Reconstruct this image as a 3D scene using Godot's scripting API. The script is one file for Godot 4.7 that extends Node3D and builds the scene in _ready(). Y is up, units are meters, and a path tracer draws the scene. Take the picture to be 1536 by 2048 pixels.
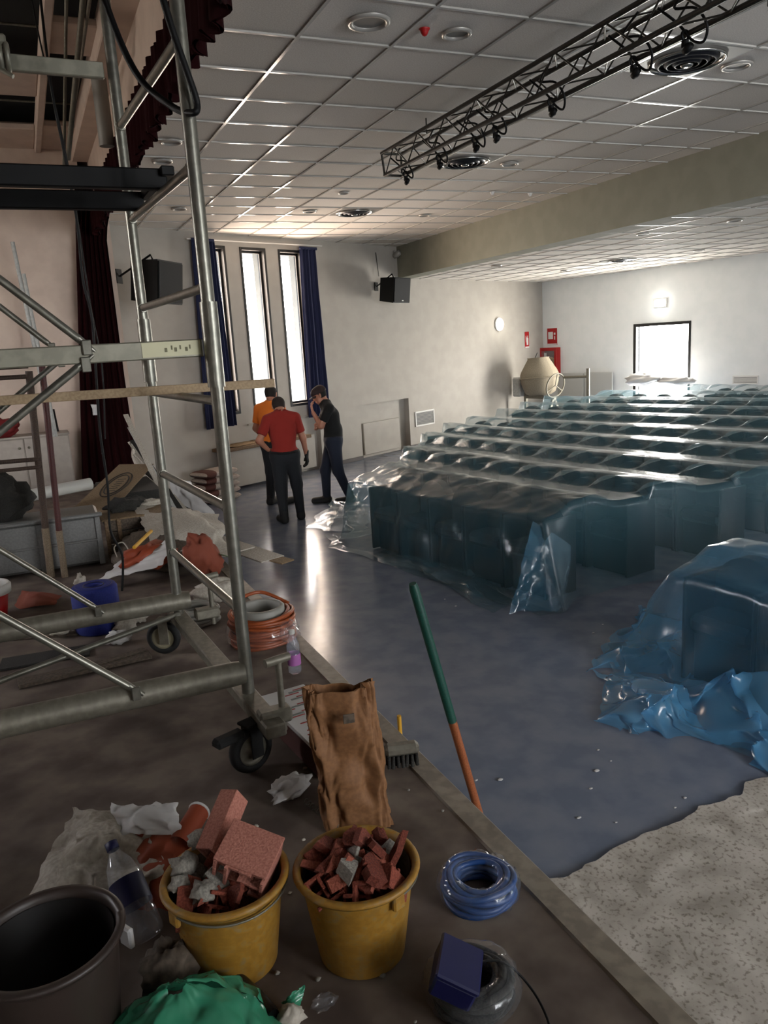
extends Node3D
# Coordinates: x runs from the stage into the hall, -z along the stage edge to the window wall, y up; the hall floor is y = 0 and the stage floor y = 0.75.
const SY := 0.75
var M := {}
var rng := RandomNumberGenerator.new()
var noise := FastNoiseLite.new()
# window wall: a frame whose x runs along the wall, z out of it into the hall; the back wall likewise
var WW := Transform3D(Basis(Vector3(.907, 0, -.421), Vector3.UP, Vector3(.421, 0, .907)), Vector3(2.44, 0, -12.65))
var BW := Transform3D(Basis(Vector3(.163, 0, .987), Vector3.UP, Vector3(-.987, 0, .163)), Vector3(12.36, 0, -17.24))
var RW := Transform3D(Basis(Vector3(-.907, 0, -.421), Vector3.UP, Vector3(.421, 0, -.907)), Vector3(1.1, 0, 3.3))

# ---------- nodes ----------
func tag(o: Node3D, label := "", category := "", group := "", kind := "") -> Node3D:
	if label: o.set_meta("label", label)
	if category: o.set_meta("category", category)
	if group: o.set_meta("group", group)
	if kind: o.set_meta("kind", kind)
	return o

func numbered(called: String, under: Node) -> String:
	var n := called
	var k := 0
	while under.has_node(NodePath(n)):
		k += 1
		n = "%s_%03d" % [called, k]
	return n

func thing(called: String, label: String, category: String, at := Vector3.ZERO, turn := 0.0, group := "") -> Node3D:
	var o := Node3D.new()
	o.name = numbered(called, self)
	add_child(o, true)
	o.position = at
	o.rotation.y = turn
	return tag(o, label, category, group)

func put(called: String, st, m: Material, under: Node3D = null, xf := Transform3D()) -> MeshInstance3D:
	var o := MeshInstance3D.new()
	o.mesh = fin(st) if st is SurfaceTool else st
	o.material_override = m
	o.transform = xf
	var p: Node = under if under else self
	o.name = numbered(called, p)
	p.add_child(o, true)
	return o

func struct(called: String, st, m: Material, under: Node3D = null) -> MeshInstance3D:
	var o := put(called, st, m, under)
	if under == null: o.set_meta("kind", "structure")
	return o

func dup(o: Node3D, called: String, label := "", group := "") -> Node3D:
	var c: Node3D = o.duplicate()
	c.name = numbered(called, self)
	add_child(c, true)
	if label: c.set_meta("label", label)
	if group: c.set_meta("group", group)
	return c

# ---------- shapes ----------
func S(smooth := true) -> SurfaceTool:
	var st := SurfaceTool.new()
	st.begin(Mesh.PRIMITIVE_TRIANGLES)
	st.set_smooth_group(0 if smooth else -1)
	return st

func fin(st: SurfaceTool) -> ArrayMesh:
	st.generate_normals()
	return st.commit()

func tri(st: SurfaceTool, a: Vector3, b: Vector3, c: Vector3) -> void:
	st.add_vertex(a); st.add_vertex(c); st.add_vertex(b)

func quad(st: SurfaceTool, a: Vector3, b: Vector3, c: Vector3, d: Vector3) -> void:
	tri(st, a, b, c); tri(st, a, c, d)

func poly(st: SurfaceTool, p: Array, c: Vector3) -> void:
	var mid := Vector3.ZERO
	for v in p: mid += v
	mid /= p.size()
	var n: Vector3 = (p[1] - p[0]).cross(p[2] - p[0])
	var flip := n.dot(mid - c) < 0.0
	for i in range(1, p.size() - 1):
		if flip: tri(st, p[0], p[i + 1], p[i])
		else: tri(st, p[0], p[i], p[i + 1])

# box with chamfered edges
func box(st: SurfaceTool, at: Vector3, size: Vector3, ch := 0.004, basis := Basis()) -> SurfaceTool:
	st.set_smooth_group(-1)
	var h := size * 0.5
	var c := minf(ch, minf(h.x, minf(h.y, h.z)) * 0.6)
	var xf := Transform3D(basis, at)
	if c <= 0.0:
		for k in 3:
			for s in [-1.0, 1.0]:
				var f := []
				for e in [[-1, -1], [1, -1], [1, 1], [-1, 1]]:
					var v := Vector3.ZERO
					v[k] = s * h[k]; v[(k + 1) % 3] = e[0] * h[(k + 1) % 3]; v[(k + 2) % 3] = e[1] * h[(k + 2) % 3]
					f.append(xf * v)
				poly(st, f, at)
		st.set_smooth_group(0)
		return st
	var P := func(s: Vector3, k: int) -> Vector3:
		var v := s * (h - Vector3(c, c, c))
		v[k] = s[k] * h[k]
		return xf * v
	for k in 3:
		var a := (k + 1) % 3
		var b := (k + 2) % 3
		for s in [-1.0, 1.0]:
			var f := []
			for e in [[-1, -1], [1, -1], [1, 1], [-1, 1]]:
				var v := Vector3.ONE
				v[k] = s; v[a] = e[0]; v[b] = e[1]
				f.append(P.call(v, k))
			poly(st, f, at)
		for sa in [-1.0, 1.0]:
			for sb in [-1.0, 1.0]:
				var v0 := Vector3.ONE
				v0[a] = sa; v0[b] = sb; v0[k] = -1
				var v1 := v0
				v1[k] = 1
				poly(st, [P.call(v0, a), P.call(v1, a), P.call(v1, b), P.call(v0, b)], at)
	for sx in [-1.0, 1.0]:
		for sy in [-1.0, 1.0]:
			for sz in [-1.0, 1.0]:
				var v := Vector3(sx, sy, sz)
				poly(st, [P.call(v, 0), P.call(v, 1), P.call(v, 2)], at)
	st.set_smooth_group(0)
	return st

# box from corner to corner in a frame
func slab(st: SurfaceTool, xf: Transform3D, a: Vector3, b: Vector3, ch := 0.0) -> SurfaceTool:
	return box(st, xf * ((a + b) * 0.5), (b - a).abs(), ch, xf.basis)

# bar of rectangular section between two points
func bar(st: SurfaceTool, a: Vector3, b: Vector3, w: float, h: float, ch := 0.003, up := Vector3.UP) -> SurfaceTool:
	var z := (b - a).normalized()
	var x := up.cross(z)
	if x.length() < 0.01: x = Vector3.RIGHT.cross(z)
	x = x.normalized()
	return box(st, (a + b) * 0.5, Vector3(w, h, a.distance_to(b)), ch, Basis(x, z.cross(x), z))

func tube(st: SurfaceTool, pts: Array, r, sides := 10, cap := true) -> SurfaceTool:
	var n := pts.size()
	var rings := []
	var t0: Vector3 = (pts[1] - pts[0]).normalized()
	var x := t0.cross(Vector3.UP)
	if x.length() < 0.05: x = t0.cross(Vector3.RIGHT)
	x = x.normalized()
	for i in n:
		var t: Vector3 = (pts[mini(i + 1, n - 1)] - pts[maxi(i - 1, 0)]).normalized()
		x = (x - t * x.dot(t)).normalized()
		var y := t.cross(x)
		var rr: float = r[i] if r is Array else r
		var ring := []
		for k in sides:
			var a := TAU * k / sides
			ring.append(pts[i] + (x * cos(a) + y * sin(a)) * rr)
		rings.append(ring)
	for i in n - 1:
		for k in sides:
			var k2 := (k + 1) % sides
			quad(st, rings[i][k], rings[i][k2], rings[i + 1][k2], rings[i + 1][k])
	if cap:
		st.set_smooth_group(-1)
		poly(st, rings[0], pts[1])
		poly(st, rings[n - 1], pts[n - 2])
		st.set_smooth_group(0)
	return st

# smooth curve through points
func curve(pts: Array, per := 6) -> Array:
	var out := []
	for i in pts.size() - 1:
		var p0: Vector3 = pts[maxi(i - 1, 0)]
		var p3: Vector3 = pts[mini(i + 2, pts.size() - 1)]
		for k in per:
			out.append(pts[i].cubic_interpolate(pts[i + 1], p0, p3, float(k) / per))
	out.append(pts[-1])
	return out

func lathe(st: SurfaceTool, xf: Transform3D, prof: Array, segs := 24, closed := false) -> SurfaceTool:
	var m := prof.size() if closed else prof.size() - 1
	for j in m:
		var p: Vector2 = prof[j]
		var p2: Vector2 = prof[(j + 1) % prof.size()]
		for i in segs:
			var a := TAU * i / segs
			var b := TAU * (i + 1) / segs
			var BL := xf * Vector3(p.x * cos(b), p.y, p.x * sin(b))
			var BR := xf * Vector3(p.x * cos(a), p.y, p.x * sin(a))
			var TR := xf * Vector3(p2.x * cos(a), p2.y, p2.x * sin(a))
			var TL := xf * Vector3(p2.x * cos(b), p2.y, p2.x * sin(b))
			if p.x > 1e-6: tri(st, BL, BR, TR if p2.x > 1e-6 else TL)
			if p2.x > 1e-6: tri(st, BL, TR, TL)
	return st

# f(u, v) -> Vector3 for u, v in 0..1
func grid(st: SurfaceTool, f: Callable, nu: int, nv: int) -> SurfaceTool:
	var prev := []
	for i in nu + 1:
		var row := []
		for j in nv + 1:
			row.append(f.call(float(i) / nu, float(j) / nv))
		if i > 0:
			for j in nv:
				quad(st, prev[j], row[j], row[j + 1], prev[j + 1])
		prev = row
	return st

func torus(st: SurfaceTool, xf: Transform3D, R: float, r: float, segs := 32, sides := 8) -> SurfaceTool:
	var prof := []
	for k in sides:
		var a := TAU * k / sides
		prof.append(Vector2(R + r * cos(a), r * sin(a)))
	return lathe(st, xf, prof, segs, true)

# lump: a sphere pushed about by noise
func lump(st: SurfaceTool, at: Vector3, size: Vector3, amp: float, freq: float, seed_at: float, nu := 18, nv := 12, basis := Basis(), flat := false) -> SurfaceTool:
	if flat: st.set_smooth_group(-1)
	var f := func(u: float, v: float) -> Vector3:
		var a := TAU * u
		var b := PI * (v - 0.5)
		var d := Vector3(cos(b) * cos(a), sin(b), cos(b) * -sin(a))
		var q := d * (60.0 + freq * 2200.0) + Vector3(seed_at * 137.0, seed_at * 311.0, 0)
		var k := 1.0 + amp * (noise.get_noise_3dv(q) * 1.1 + .9 * (.28 - absf(noise.get_noise_3dv(q * 1.7 + Vector3(91, 17, 53)))))
		return at + basis * (d * size * 0.5 * k)
	grid(st, f, nu, nv)
	st.set_smooth_group(0)
	return st

func ring_cos(d: float, w: float) -> float:
	return 0.5 + 0.5 * cos(PI * clampf(d / w, -1.0, 1.0))

func nz(p: Vector3, f: float) -> float:
	return noise.get_noise_3dv(p * f * 100.0)

# ---------- materials ----------
func mat(c: Color, rough := 0.8, metal := 0.0, spec := 0.5) -> StandardMaterial3D:
	var m := StandardMaterial3D.new()
	m.albedo_color = c
	m.roughness = rough
	m.metallic = metal
	m.metallic_specular = spec
	return m

func ntex(seed_at: int, freq: float, cols: Array, offs: Array, size := 512, octaves := 5, kind := FastNoiseLite.TYPE_SIMPLEX_SMOOTH) -> NoiseTexture2D:
	var n := FastNoiseLite.new()
	n.seed = seed_at
	n.noise_type = kind
	n.frequency = freq
	n.fractal_octaves = octaves
	var t := NoiseTexture2D.new()
	t.width = size; t.height = size
	t.seamless = true
	t.noise = n
	if cols.size():
		var g := Gradient.new()
		g.offsets = PackedFloat32Array(offs)
		g.colors = PackedColorArray(cols)
		t.color_ramp = g
	return t

# a surface whose colour wanders by noise
func mottled(seed_at: int, cols: Array, offs: Array, scale: float, freq := 0.01, rough := 0.8, world := true, metal := 0.0) -> StandardMaterial3D:
	var m := mat(Color.WHITE, rough, metal)
	m.albedo_texture = ntex(seed_at, freq, cols, offs)
	m.uv1_triplanar = true
	m.uv1_world_triplanar = world
	m.uv1_scale = Vector3.ONE * scale
	return m

func bumpy(m: StandardMaterial3D, seed_at: int, freq: float, cm: float) -> StandardMaterial3D:
	m.heightmap_enabled = true
	m.heightmap_scale = cm
	m.heightmap_texture = ntex(seed_at, freq, [], [], 256, 4)
	return m

func clear(c: Color, a: float, rough := 0.1, spec := 0.5) -> StandardMaterial3D:
	var m := mat(Color(c.r, c.g, c.b, a), rough, 0.0, spec)
	m.transparency = BaseMaterial3D.TRANSPARENCY_ALPHA
	m.cull_mode = BaseMaterial3D.CULL_DISABLED
	return m

func glow(c: Color, e: float) -> StandardMaterial3D:
	var m := mat(c, 0.6)
	m.emission_enabled = true
	m.emission = c
	m.emission_energy_multiplier = e
	return m

func S2(c: Color, k: float) -> Color:
	return Color(c.r * k, c.g * k, c.b * k)

func area(called: String, xf: Transform3D, size: Vector2, c: Color, e: float, under: Node3D = null) -> void:
	# shines along the frame's +z
	var l := AreaLight3D.new()
	l.name = called
	(under if under else self).add_child(l, true)
	l.transform = Transform3D(Basis(-xf.basis.x, xf.basis.y, -xf.basis.z), xf.origin)
	l.area_size = size
	l.area_normalize_energy = false
	l.light_color = c
	l.light_energy = e
	l.area_range = 40.0
	l.area_attenuation = 2.0
	l.shadow_enabled = true

# ---------- the setting ----------
const WIN_E := 3.6
const DOOR_E := 8.0
const SIDE_E := 7.0
const STAGE_E := .75

func camera_and_light() -> void:
	var cam := Camera3D.new()
	cam.name = "camera"
	add_child(cam)
	cam.fov = 66.33
	cam.near = 0.05
	cam.far = 200.0
	var yaw := deg_to_rad(23.67)
	var pitch := deg_to_rad(12.237)
	var roll := deg_to_rad(-3.506)
	var f := Vector3(sin(yaw) * cos(pitch), -sin(pitch), -cos(yaw) * cos(pitch))
	var r0 := Vector3(cos(yaw), 0, sin(yaw))
	var u0 := r0.cross(f)
	var r := r0 * cos(roll) + u0 * sin(roll)
	var u := u0 * cos(roll) - r0 * sin(roll)
	cam.transform = Transform3D(Basis(r, u, -f), Vector3(0, 2.25, 0))
	cam.current = true
	var we := WorldEnvironment.new()
	we.name = "world_environment"
	var env := Environment.new()
	var sky := Sky.new()
	var sm := ProceduralSkyMaterial.new()
	sm.sky_top_color = Color(.90, .94, .99)
	sm.sky_horizon_color = Color(.97, .97, .96)
	sm.ground_bottom_color = Color(.62, .62, .58)
	sm.ground_horizon_color = Color(.9, .9, .88)
	sm.energy_multiplier = 12.0
	sky.sky_material = sm
	env.background_mode = Environment.BG_SKY
	env.sky = sky
	env.tonemap_mode = Environment.TONE_MAPPER_LINEAR
	env.tonemap_exposure = 1.85
	env.sdfgi_enabled = true
	env.ssao_enabled = true
	env.ssil_enabled = true
	we.environment = env
	add_child(we)

func materials() -> void:
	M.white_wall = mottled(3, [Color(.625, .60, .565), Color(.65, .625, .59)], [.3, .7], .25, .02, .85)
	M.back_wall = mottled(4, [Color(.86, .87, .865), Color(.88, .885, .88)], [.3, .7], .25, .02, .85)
	M.stage_wall = mottled(5, [Color(.76, .68, .62), Color(.79, .71, .65)], [.3, .7], .35, .02, .9)
	M.beam = mottled(6, [Color(.505, .50, .445), Color(.525, .52, .465)], [.3, .7], .3, .02, .85)
	M.tile = mottled(7, [Color(.80, .77, .735), Color(.85, .825, .79)], [.35, .65], 3.0, .05, .9)
	M.tee = mat(Color(.71, .695, .67), .14, .0, .42)
	M.lino = mottled(8, [Color(.41, .44, .50), Color(.44, .465, .52), Color(.47, .49, .535)], [.25, .5, .8], .55, .012, .17)
	bumpy(M.lino, 19, .045, .035)
	M.lino.metallic_specular = .26
	M.stage = mottled(10, [Color(.30, .25, .22), Color(.37, .32, .285), Color(.45, .40, .355)], [.25, .5, .8], .5, .012, .75)
	bumpy(M.stage, 20, .08, .1)
	M.trim = mottled(11, [Color(.46, .42, .37), Color(.54, .50, .44)], [.3, .7], 1.2, .02, .55)
	M.dark = mat(Color(.055, .05, .05), .9)
	M.frame = mat(Color(.05, .042, .038), .5)
	M.base = mat(Color(.16, .10, .08), .6)
	M.pane = clear(Color(.95, .95, .95), .06, .05)
	M.steel = mottled(12, [Color(.45, .44, .40), Color(.51, .50, .46)], [.3, .7], 2.0, .02, .34, true, .7)
	M.steel_dull = mottled(13, [Color(.42, .40, .35), Color(.48, .46, .41)], [.3, .7], 2.5, .02, .5, true, .4)
	M.black = mat(Color(.03, .028, .028), .6, 0.0, .35)
	M.rubber = mat(Color(.045, .042, .04), .75)
	M.black_gloss = mat(Color(.03, .03, .03), .3)
	M.white = mat(Color(.82, .81, .79), .6)
	M.red_sign = mat(Color(.62, .05, .05), .5)

func holed_wall(called: String, xf: Transform3D, u0: float, u1: float, y0: float, y1: float, thick: float, holes: Array, m: Material) -> MeshInstance3D:
	var us := [u0, u1]
	var ys := [y0, y1]
	for h in holes:
		us += [h[0], h[1]]
		ys += [h[2], h[3]]
	us.sort(); ys.sort()
	var st := S(false)
	for i in us.size() - 1:
		if us[i + 1] - us[i] < 1e-4: continue
		# join cells upwards where no hole parts them
		var from = null
		for j in ys.size() - 1:
			if ys[j + 1] - ys[j] < 1e-4: continue
			var mu: float = (us[i] + us[i + 1]) * .5
			var my: float = (ys[j] + ys[j + 1]) * .5
			var open := false
			for h in holes:
				if mu > h[0] and mu < h[1] and my > h[2] and my < h[3]: open = true
			if not open:
				slab(st, xf, Vector3(us[i], ys[j], -thick), Vector3(us[i + 1], ys[j + 1], 0))
	return struct(called, st, m)

func window(n: int, xf: Transform3D, u0: float, u1: float, y0: float, y1: float, depth: float, e: float, c: Color) -> void:
	# a dark frame set in the opening, a clear pane, daylight just inside it
	var w := Node3D.new()
	w.name = "window_%d" % n
	w.set_meta("kind", "structure")
	add_child(w)
	w.transform = xf
	var I := Transform3D()
	var st := S(false)
	var fw := .045
	for s in [[u0, u0 + fw, y0, y1], [u1 - fw, u1, y0, y1], [u0 + fw, u1 - fw, y0, y0 + fw], [u0 + fw, u1 - fw, y1 - fw, y1]]:
		slab(st, I, Vector3(s[0], s[2], -depth - .03), Vector3(s[1], s[3], .012), .004)
	put("window_frame", st, M.frame, w)
	st = S(false)
	var g := .04
	for s in [[u0 + fw, u0 + fw + g, y0 + fw, y1 - fw], [u1 - fw - g, u1 - fw, y0 + fw, y1 - fw], [u0 + fw + g, u1 - fw - g, y0 + fw, y0 + fw + g], [u0 + fw + g, u1 - fw - g, y1 - fw - g, y1 - fw]]:
		slab(st, I, Vector3(s[0], s[2], -depth - .025), Vector3(s[1], s[3], -depth + .03), .004)
	put("sash", st, M.frame, w)
	st = S(false)
	slab(st, I, Vector3(u0 + fw + g, y0 + fw + g, -depth - .006), Vector3(u1 - fw - g, y1 - fw - g, -depth), 0)
	put("pane", st, M.pane, w)
	area("window_daylight", Transform3D(Basis(), Vector3((u0 + u1) * .5, (y0 + y1) * .5, -depth + .012)), Vector2(u1 - u0 - 2 * fw - 2 * g, y1 - y0 - 2 * fw - 2 * g), c, e, w)

func setting() -> void:
	var I := Transform3D()
	var st: SurfaceTool
	# floors
	st = S(false)
	slab(st, I, Vector3(1.0, -.2, -20), Vector3(19, 0, 12))
	struct("floor", st, M.lino)
	st = S(false)
	slab(st, I, Vector3(-5.5, -.2, -13.5), Vector3(1.06, SY, 5))
	struct("floor_stage", st, M.stage)
	st = S(false)
	box(st, Vector3(1.10, SY - .012, -4.2), Vector3(.085, .036, 17.0), .006)
	struct("trim_1", st, M.trim)
	st = S(false)
	slab(st, I, Vector3(1.055, 0, -12.8), Vector3(1.085, SY - .03, 4.4))
	struct("wall_stage_front", st, M.trim)
	# window wall with its three tall windows and two shallow recesses
	var holes := [[.28, .84, 1.22, 3.90], [1.13, 1.69, 1.22, 3.90], [1.97, 2.53, 1.22, 3.90], [3.78, 5.29, .0, 1.07], [.95, 2.66, .0, 1.03]]
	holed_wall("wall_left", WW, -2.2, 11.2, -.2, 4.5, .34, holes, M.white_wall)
	st = S(false)
	slab(st, WW, Vector3(3.7, 0, -.36), Vector3(5.4, 1.15, -.13))
	slab(st, WW, Vector3(.9, 0, -.36), Vector3(2.7, 1.1, -.12))
	struct("wall_recess", st, M.white_wall)
	for i in 3:
		window(i + 1, WW, holes[i][0], holes[i][1], 1.22, 3.90, .10, WIN_E, Color(1.0, .90, .81))
	# back wall with the door
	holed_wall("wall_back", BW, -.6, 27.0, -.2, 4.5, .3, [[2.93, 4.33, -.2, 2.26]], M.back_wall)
	# right wall, out of the picture, with windows like the ones opposite
	var rh := []
	for k in 6:
		var u: float = [-3.3, -2.45, -4.15, -6.0, -6.9, -7.8][k]
		rh.append([u, u + .56, 1.22, 3.9])
	holed_wall("wall_right", RW, -17.5, 2.5, -.2, 4.5, .34, rh, M.back_wall)
	for k in 6:
		window(4 + k, RW, rh[k][0], rh[k][1], 1.22, 3.9, .10, SIDE_E * (1.0 if k < 3 else 1.35), Color(.97, .985, 1.0))
	# door frame and daylight in the open doorway
	var d := Node3D.new()
	d.name = "door_1"
	d.set_meta("kind", "structure")
	add_child(d)
	d.transform = BW
	st = S(false)
	slab(st, I, Vector3(2.87, 0, -.12), Vector3(2.945, 2.30, .015), .004)
	slab(st, I, Vector3(4.315, 0, -.12), Vector3(4.37, 2.30, .015), .004)
	slab(st, I, Vector3(2.945, 2.235, -.12), Vector3(4.315, 2.30, .015), .004)
	put("door_frame", st, M.frame, d)
	st = S(false)
	slab(st, I, Vector3(2.945, .02, -.09), Vector3(4.315, 2.235, -.084), 0)
	put("pane", st, M.pane, d)
	area("door_daylight", Transform3D(Basis(), Vector3(3.63, 1.13, -.07)), Vector2(1.37, 2.2), Color(1.0, .985, .95), DOOR_E, d)
	# ground outside
	st = S(false)
	slab(st, I, Vector3(-40, -.6, -60), Vector3(60, -.25, 50))
	struct("ground", st, mottled(14, [Color(.5, .5, .46), Color(.6, .6, .56)], [.3, .7], .3))
	# stage shell
	st = S(false)
	slab(st, I, Vector3(-5.5, -.2, -13.0), Vector3(.9, 6.2, -10.3))
	struct("wall_stage_left", st, M.stage_wall)
	# the stage's rear and right walls lie behind the camera; a window and a doorway let daylight onto the stage
	var RS := Transform3D(Basis(Vector3(0, 0, -1), Vector3.UP, Vector3(1, 0, 0)), Vector3(-5.4, 0, 0))
	holed_wall("wall_stage_rear", RS, -5.0, 13.5, -.2, 6.2, .3, [[5.2, 7.8, 2.6, 4.2]], M.stage_wall)
	window(10, RS, 5.2, 7.8, 2.6, 4.2, .1, STAGE_E, Color(1.0, .90, .84))
	var SS := Transform3D(Basis(Vector3(-1, 0, 0), Vector3.UP, Vector3(0, 0, -1)), Vector3(0, 0, 4.4))
	holed_wall("wall_stage_right", SS, -1.3, 5.5, -.2, 6.2, .3, [[1.2, 2.4, SY, 2.9]], M.stage_wall)
	window(11, SS, 1.2, 2.4, SY, 2.9, .1, STAGE_E * .28, Color(1.0, .93, .86))
	st = S(false)
	slab(st, I, Vector3(1.02, 3.98, -12.4), Vector3(1.22, 6.2, 4.5))
	slab(st, I, Vector3(1.02, SY, -12.4), Vector3(1.22, 4, -10.72))
	slab(st, I, Vector3(1.02, SY, 3.3), Vector3(1.22, 4, 4.5))
	slab(st, I, Vector3(.7, SY, -12.6), Vector3(1.22, 6.2, -11.9))
	struct("wall_proscenium", st, M.stage_wall)
	st = S(false)
	slab(st, I, Vector3(-5.7, 4.9, -13.5), Vector3(1.3, 6.3, 5))
	struct("ceiling_stage", st, M.dark)
	# beams under the stage roof, each one liftable
	var cs := thing("stage_roof_beams", "", "")
	cs.name = "ceiling_beams"
	cs.set_meta("kind", "structure")
	for b in [[-6.60, -7.22], [-9.30, -10.3], [-4.55, -5.1], [-2.6, -3.1]]:
		st = S(false)
		slab(st, I, Vector3(.52, 4.62, b[1]), Vector3(1.02, 4.68, b[0]), .01)
		put("cross_beam", st, M.stage_wall, cs)
	for b in [[-7.60, -8.36], [-9.47, -10.3], [-5.6, -6.2], [-3.6, -4.2]]:
		st = S(false)
		slab(st, I, Vector3(-5.4, 4.62, b[1]), Vector3(.46, 4.68, b[0]), .01)
		put("cross_beam", st, M.stage_wall, cs)
	st = S(false)
	slab(st, I, Vector3(.46, 4.58, -10.3), Vector3(.53, 4.70, 4.4), .01)
	put("long_beam", st, M.stage_wall, cs)
	st = S(false)
	slab(st, I, Vector3(.84, 4.50, -10.3), Vector3(1.04, 4.72, 4.4), .01)
	put("long_beam", st, M.stage_wall, cs)
	for z in [-8.9, -7.0, -6.2, -5.2]:
		st = S()
		tube(st, [Vector3(-5.4, 4.73, z), Vector3(.9, 4.73, z)], .010, 8)
		put("roof_pipe", st, M.steel_dull, cs)
	# dividing beam between the two ceiling heights
	st = S(false)
	slab(st, I, Vector3(7.12, 3.48, -15.6), Vector3(7.5, 4.5, 8))
	struct("beam_ceiling", st, M.beam)
	ceilings()
	# baseboard
	st = S(false)
	for s in [[-1.0, .95], [2.66, 3.78], [5.29, 11.1]]:
		slab(st, WW, Vector3(s[0], 0, 0), Vector3(s[1], .075, .014), .003)
	struct("baseboard_left", st, M.base)
	st = S(false)
	slab(st, BW, Vector3(0, 0, 0), Vector3(2.87, .075, .014), .003)
	slab(st, BW, Vector3(4.37, 0, 0), Vector3(24, .075, .014), .003)
	struct("baseboard_back", st, M.base)

func seen(p: Vector3) -> bool:
	var q: Vector3 = (get_node("camera") as Camera3D).transform.affine_inverse() * p
	if q.z > -.2: return false
	return absf(q.x / q.z) < .54 and absf(q.y / q.z) < .72

func ceilings() -> void:
	var g := .6256
	var I := Transform3D()
	# upper ceiling: tiles laid in a grid of metal tees
	var up := Node3D.new()
	up.name = "ceiling"
	up.set_meta("kind", "structure")
	add_child(up)
	var backing := S(false)
	slab(backing, I, Vector3(1.2, 4.13, -17), Vector3(7.3, 4.4, 8))
	put("ceiling_void", backing, M.tile, up)
	var mesh := S(false)
	box(mesh, Vector3.ZERO, Vector3(g - .020, .02, g - .020), .002)
	var tile_mesh := fin(mesh)
	var vars := [M.tile]
	for k in 2:
		var t: StandardMaterial3D = M.tile.duplicate()
		t.albedo_color = [Color(.965, .96, .95), Color(.985, .985, .985)][k]
		vars.append(t)
	var rest := S(false)
	var taken := [[4, 3], [4, -2], [4, -7]]
	for i in range(-1, 9):
		for j in range(-20, 18):
			var x := 1.79 + g * (i + .5)
			var z := -4.33 + g * (j + .5)
			if x > 7.35 or x < 1.3: continue
			var w: Vector3 = WW.affine_inverse() * Vector3(x, 0, z)
			if w.z < -.4: continue
			if x > .9 and (seen(Vector3(x, 4.08, z)) or seen(Vector3(x + .3, 4.08, z + .3)) or seen(Vector3(x - .3, 4.08, z + .3))):
				put("ceiling_tile", tile_mesh, vars[rng.randi() % 3], up, Transform3D(Basis(), Vector3(x, 4.098, z)))
			else:
				box(rest, Vector3(x, 4.098, z), Vector3(g - .022, .02, g - .022), 0)
	tag(put("ceiling_tiles_beyond", rest, M.tile, up), "", "", "", "stuff")
	for i in range(0, 10):
		var st := S(false)
		box(st, Vector3(1.79 + g * i - (.0 if i < 9 else 9.0), 4.084, -4.5), Vector3(.022, .012, 25), 0)
		if i < 9: put("ceiling_tee", st, M.tee, up)
	for j in range(-20, 18):
		var st := S(false)
		var z := -4.33 + g * j
		box(st, Vector3(4.2, 4.084, z), Vector3(6.0, .0118, .022), 0)
		put("ceiling_tee", st, M.tee, up)
	# lower ceiling behind the beam
	var lo := Node3D.new()
	lo.name = "ceiling_lower"
	lo.set_meta("kind", "structure")
	add_child(lo)
	backing = S(false)
	slab(backing, I, Vector3(7.3, 3.53, -19), Vector3(18.5, 3.9, 9))
	put("ceiling_void", backing, M.tile, lo)
	rest = S(false)
	for i in range(0, 18):
		for j in range(-24, 20):
			var x := 7.14 + g * (i + .5)
			var z := -4.33 + g * (j + .5)
			if (WW.affine_inverse() * Vector3(x, 0, z)).z < -.4 or (BW.affine_inverse() * Vector3(x, 0, z)).z < -.4: continue
			box(rest, Vector3(x, 3.498, z), Vector3(g - .022, .02, g - .022), 0)
	tag(put("ceiling_tiles", rest, M.tile, lo), "", "", "", "stuff")
	for i in range(1, 18):
		var st := S(false)
		box(st, Vector3(7.14 + g * i, 3.484, -5.5), Vector3(.022, .012, 27), 0)
		put("ceiling_tee", st, M.tee, lo)
	for j in range(-24, 20):
		var st := S(false)
		box(st, Vector3(12.8, 3.484, -4.33 + g * j), Vector3(11.2, .0118, .022), 0)
		put("ceiling_tee", st, M.tee, lo)
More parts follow.
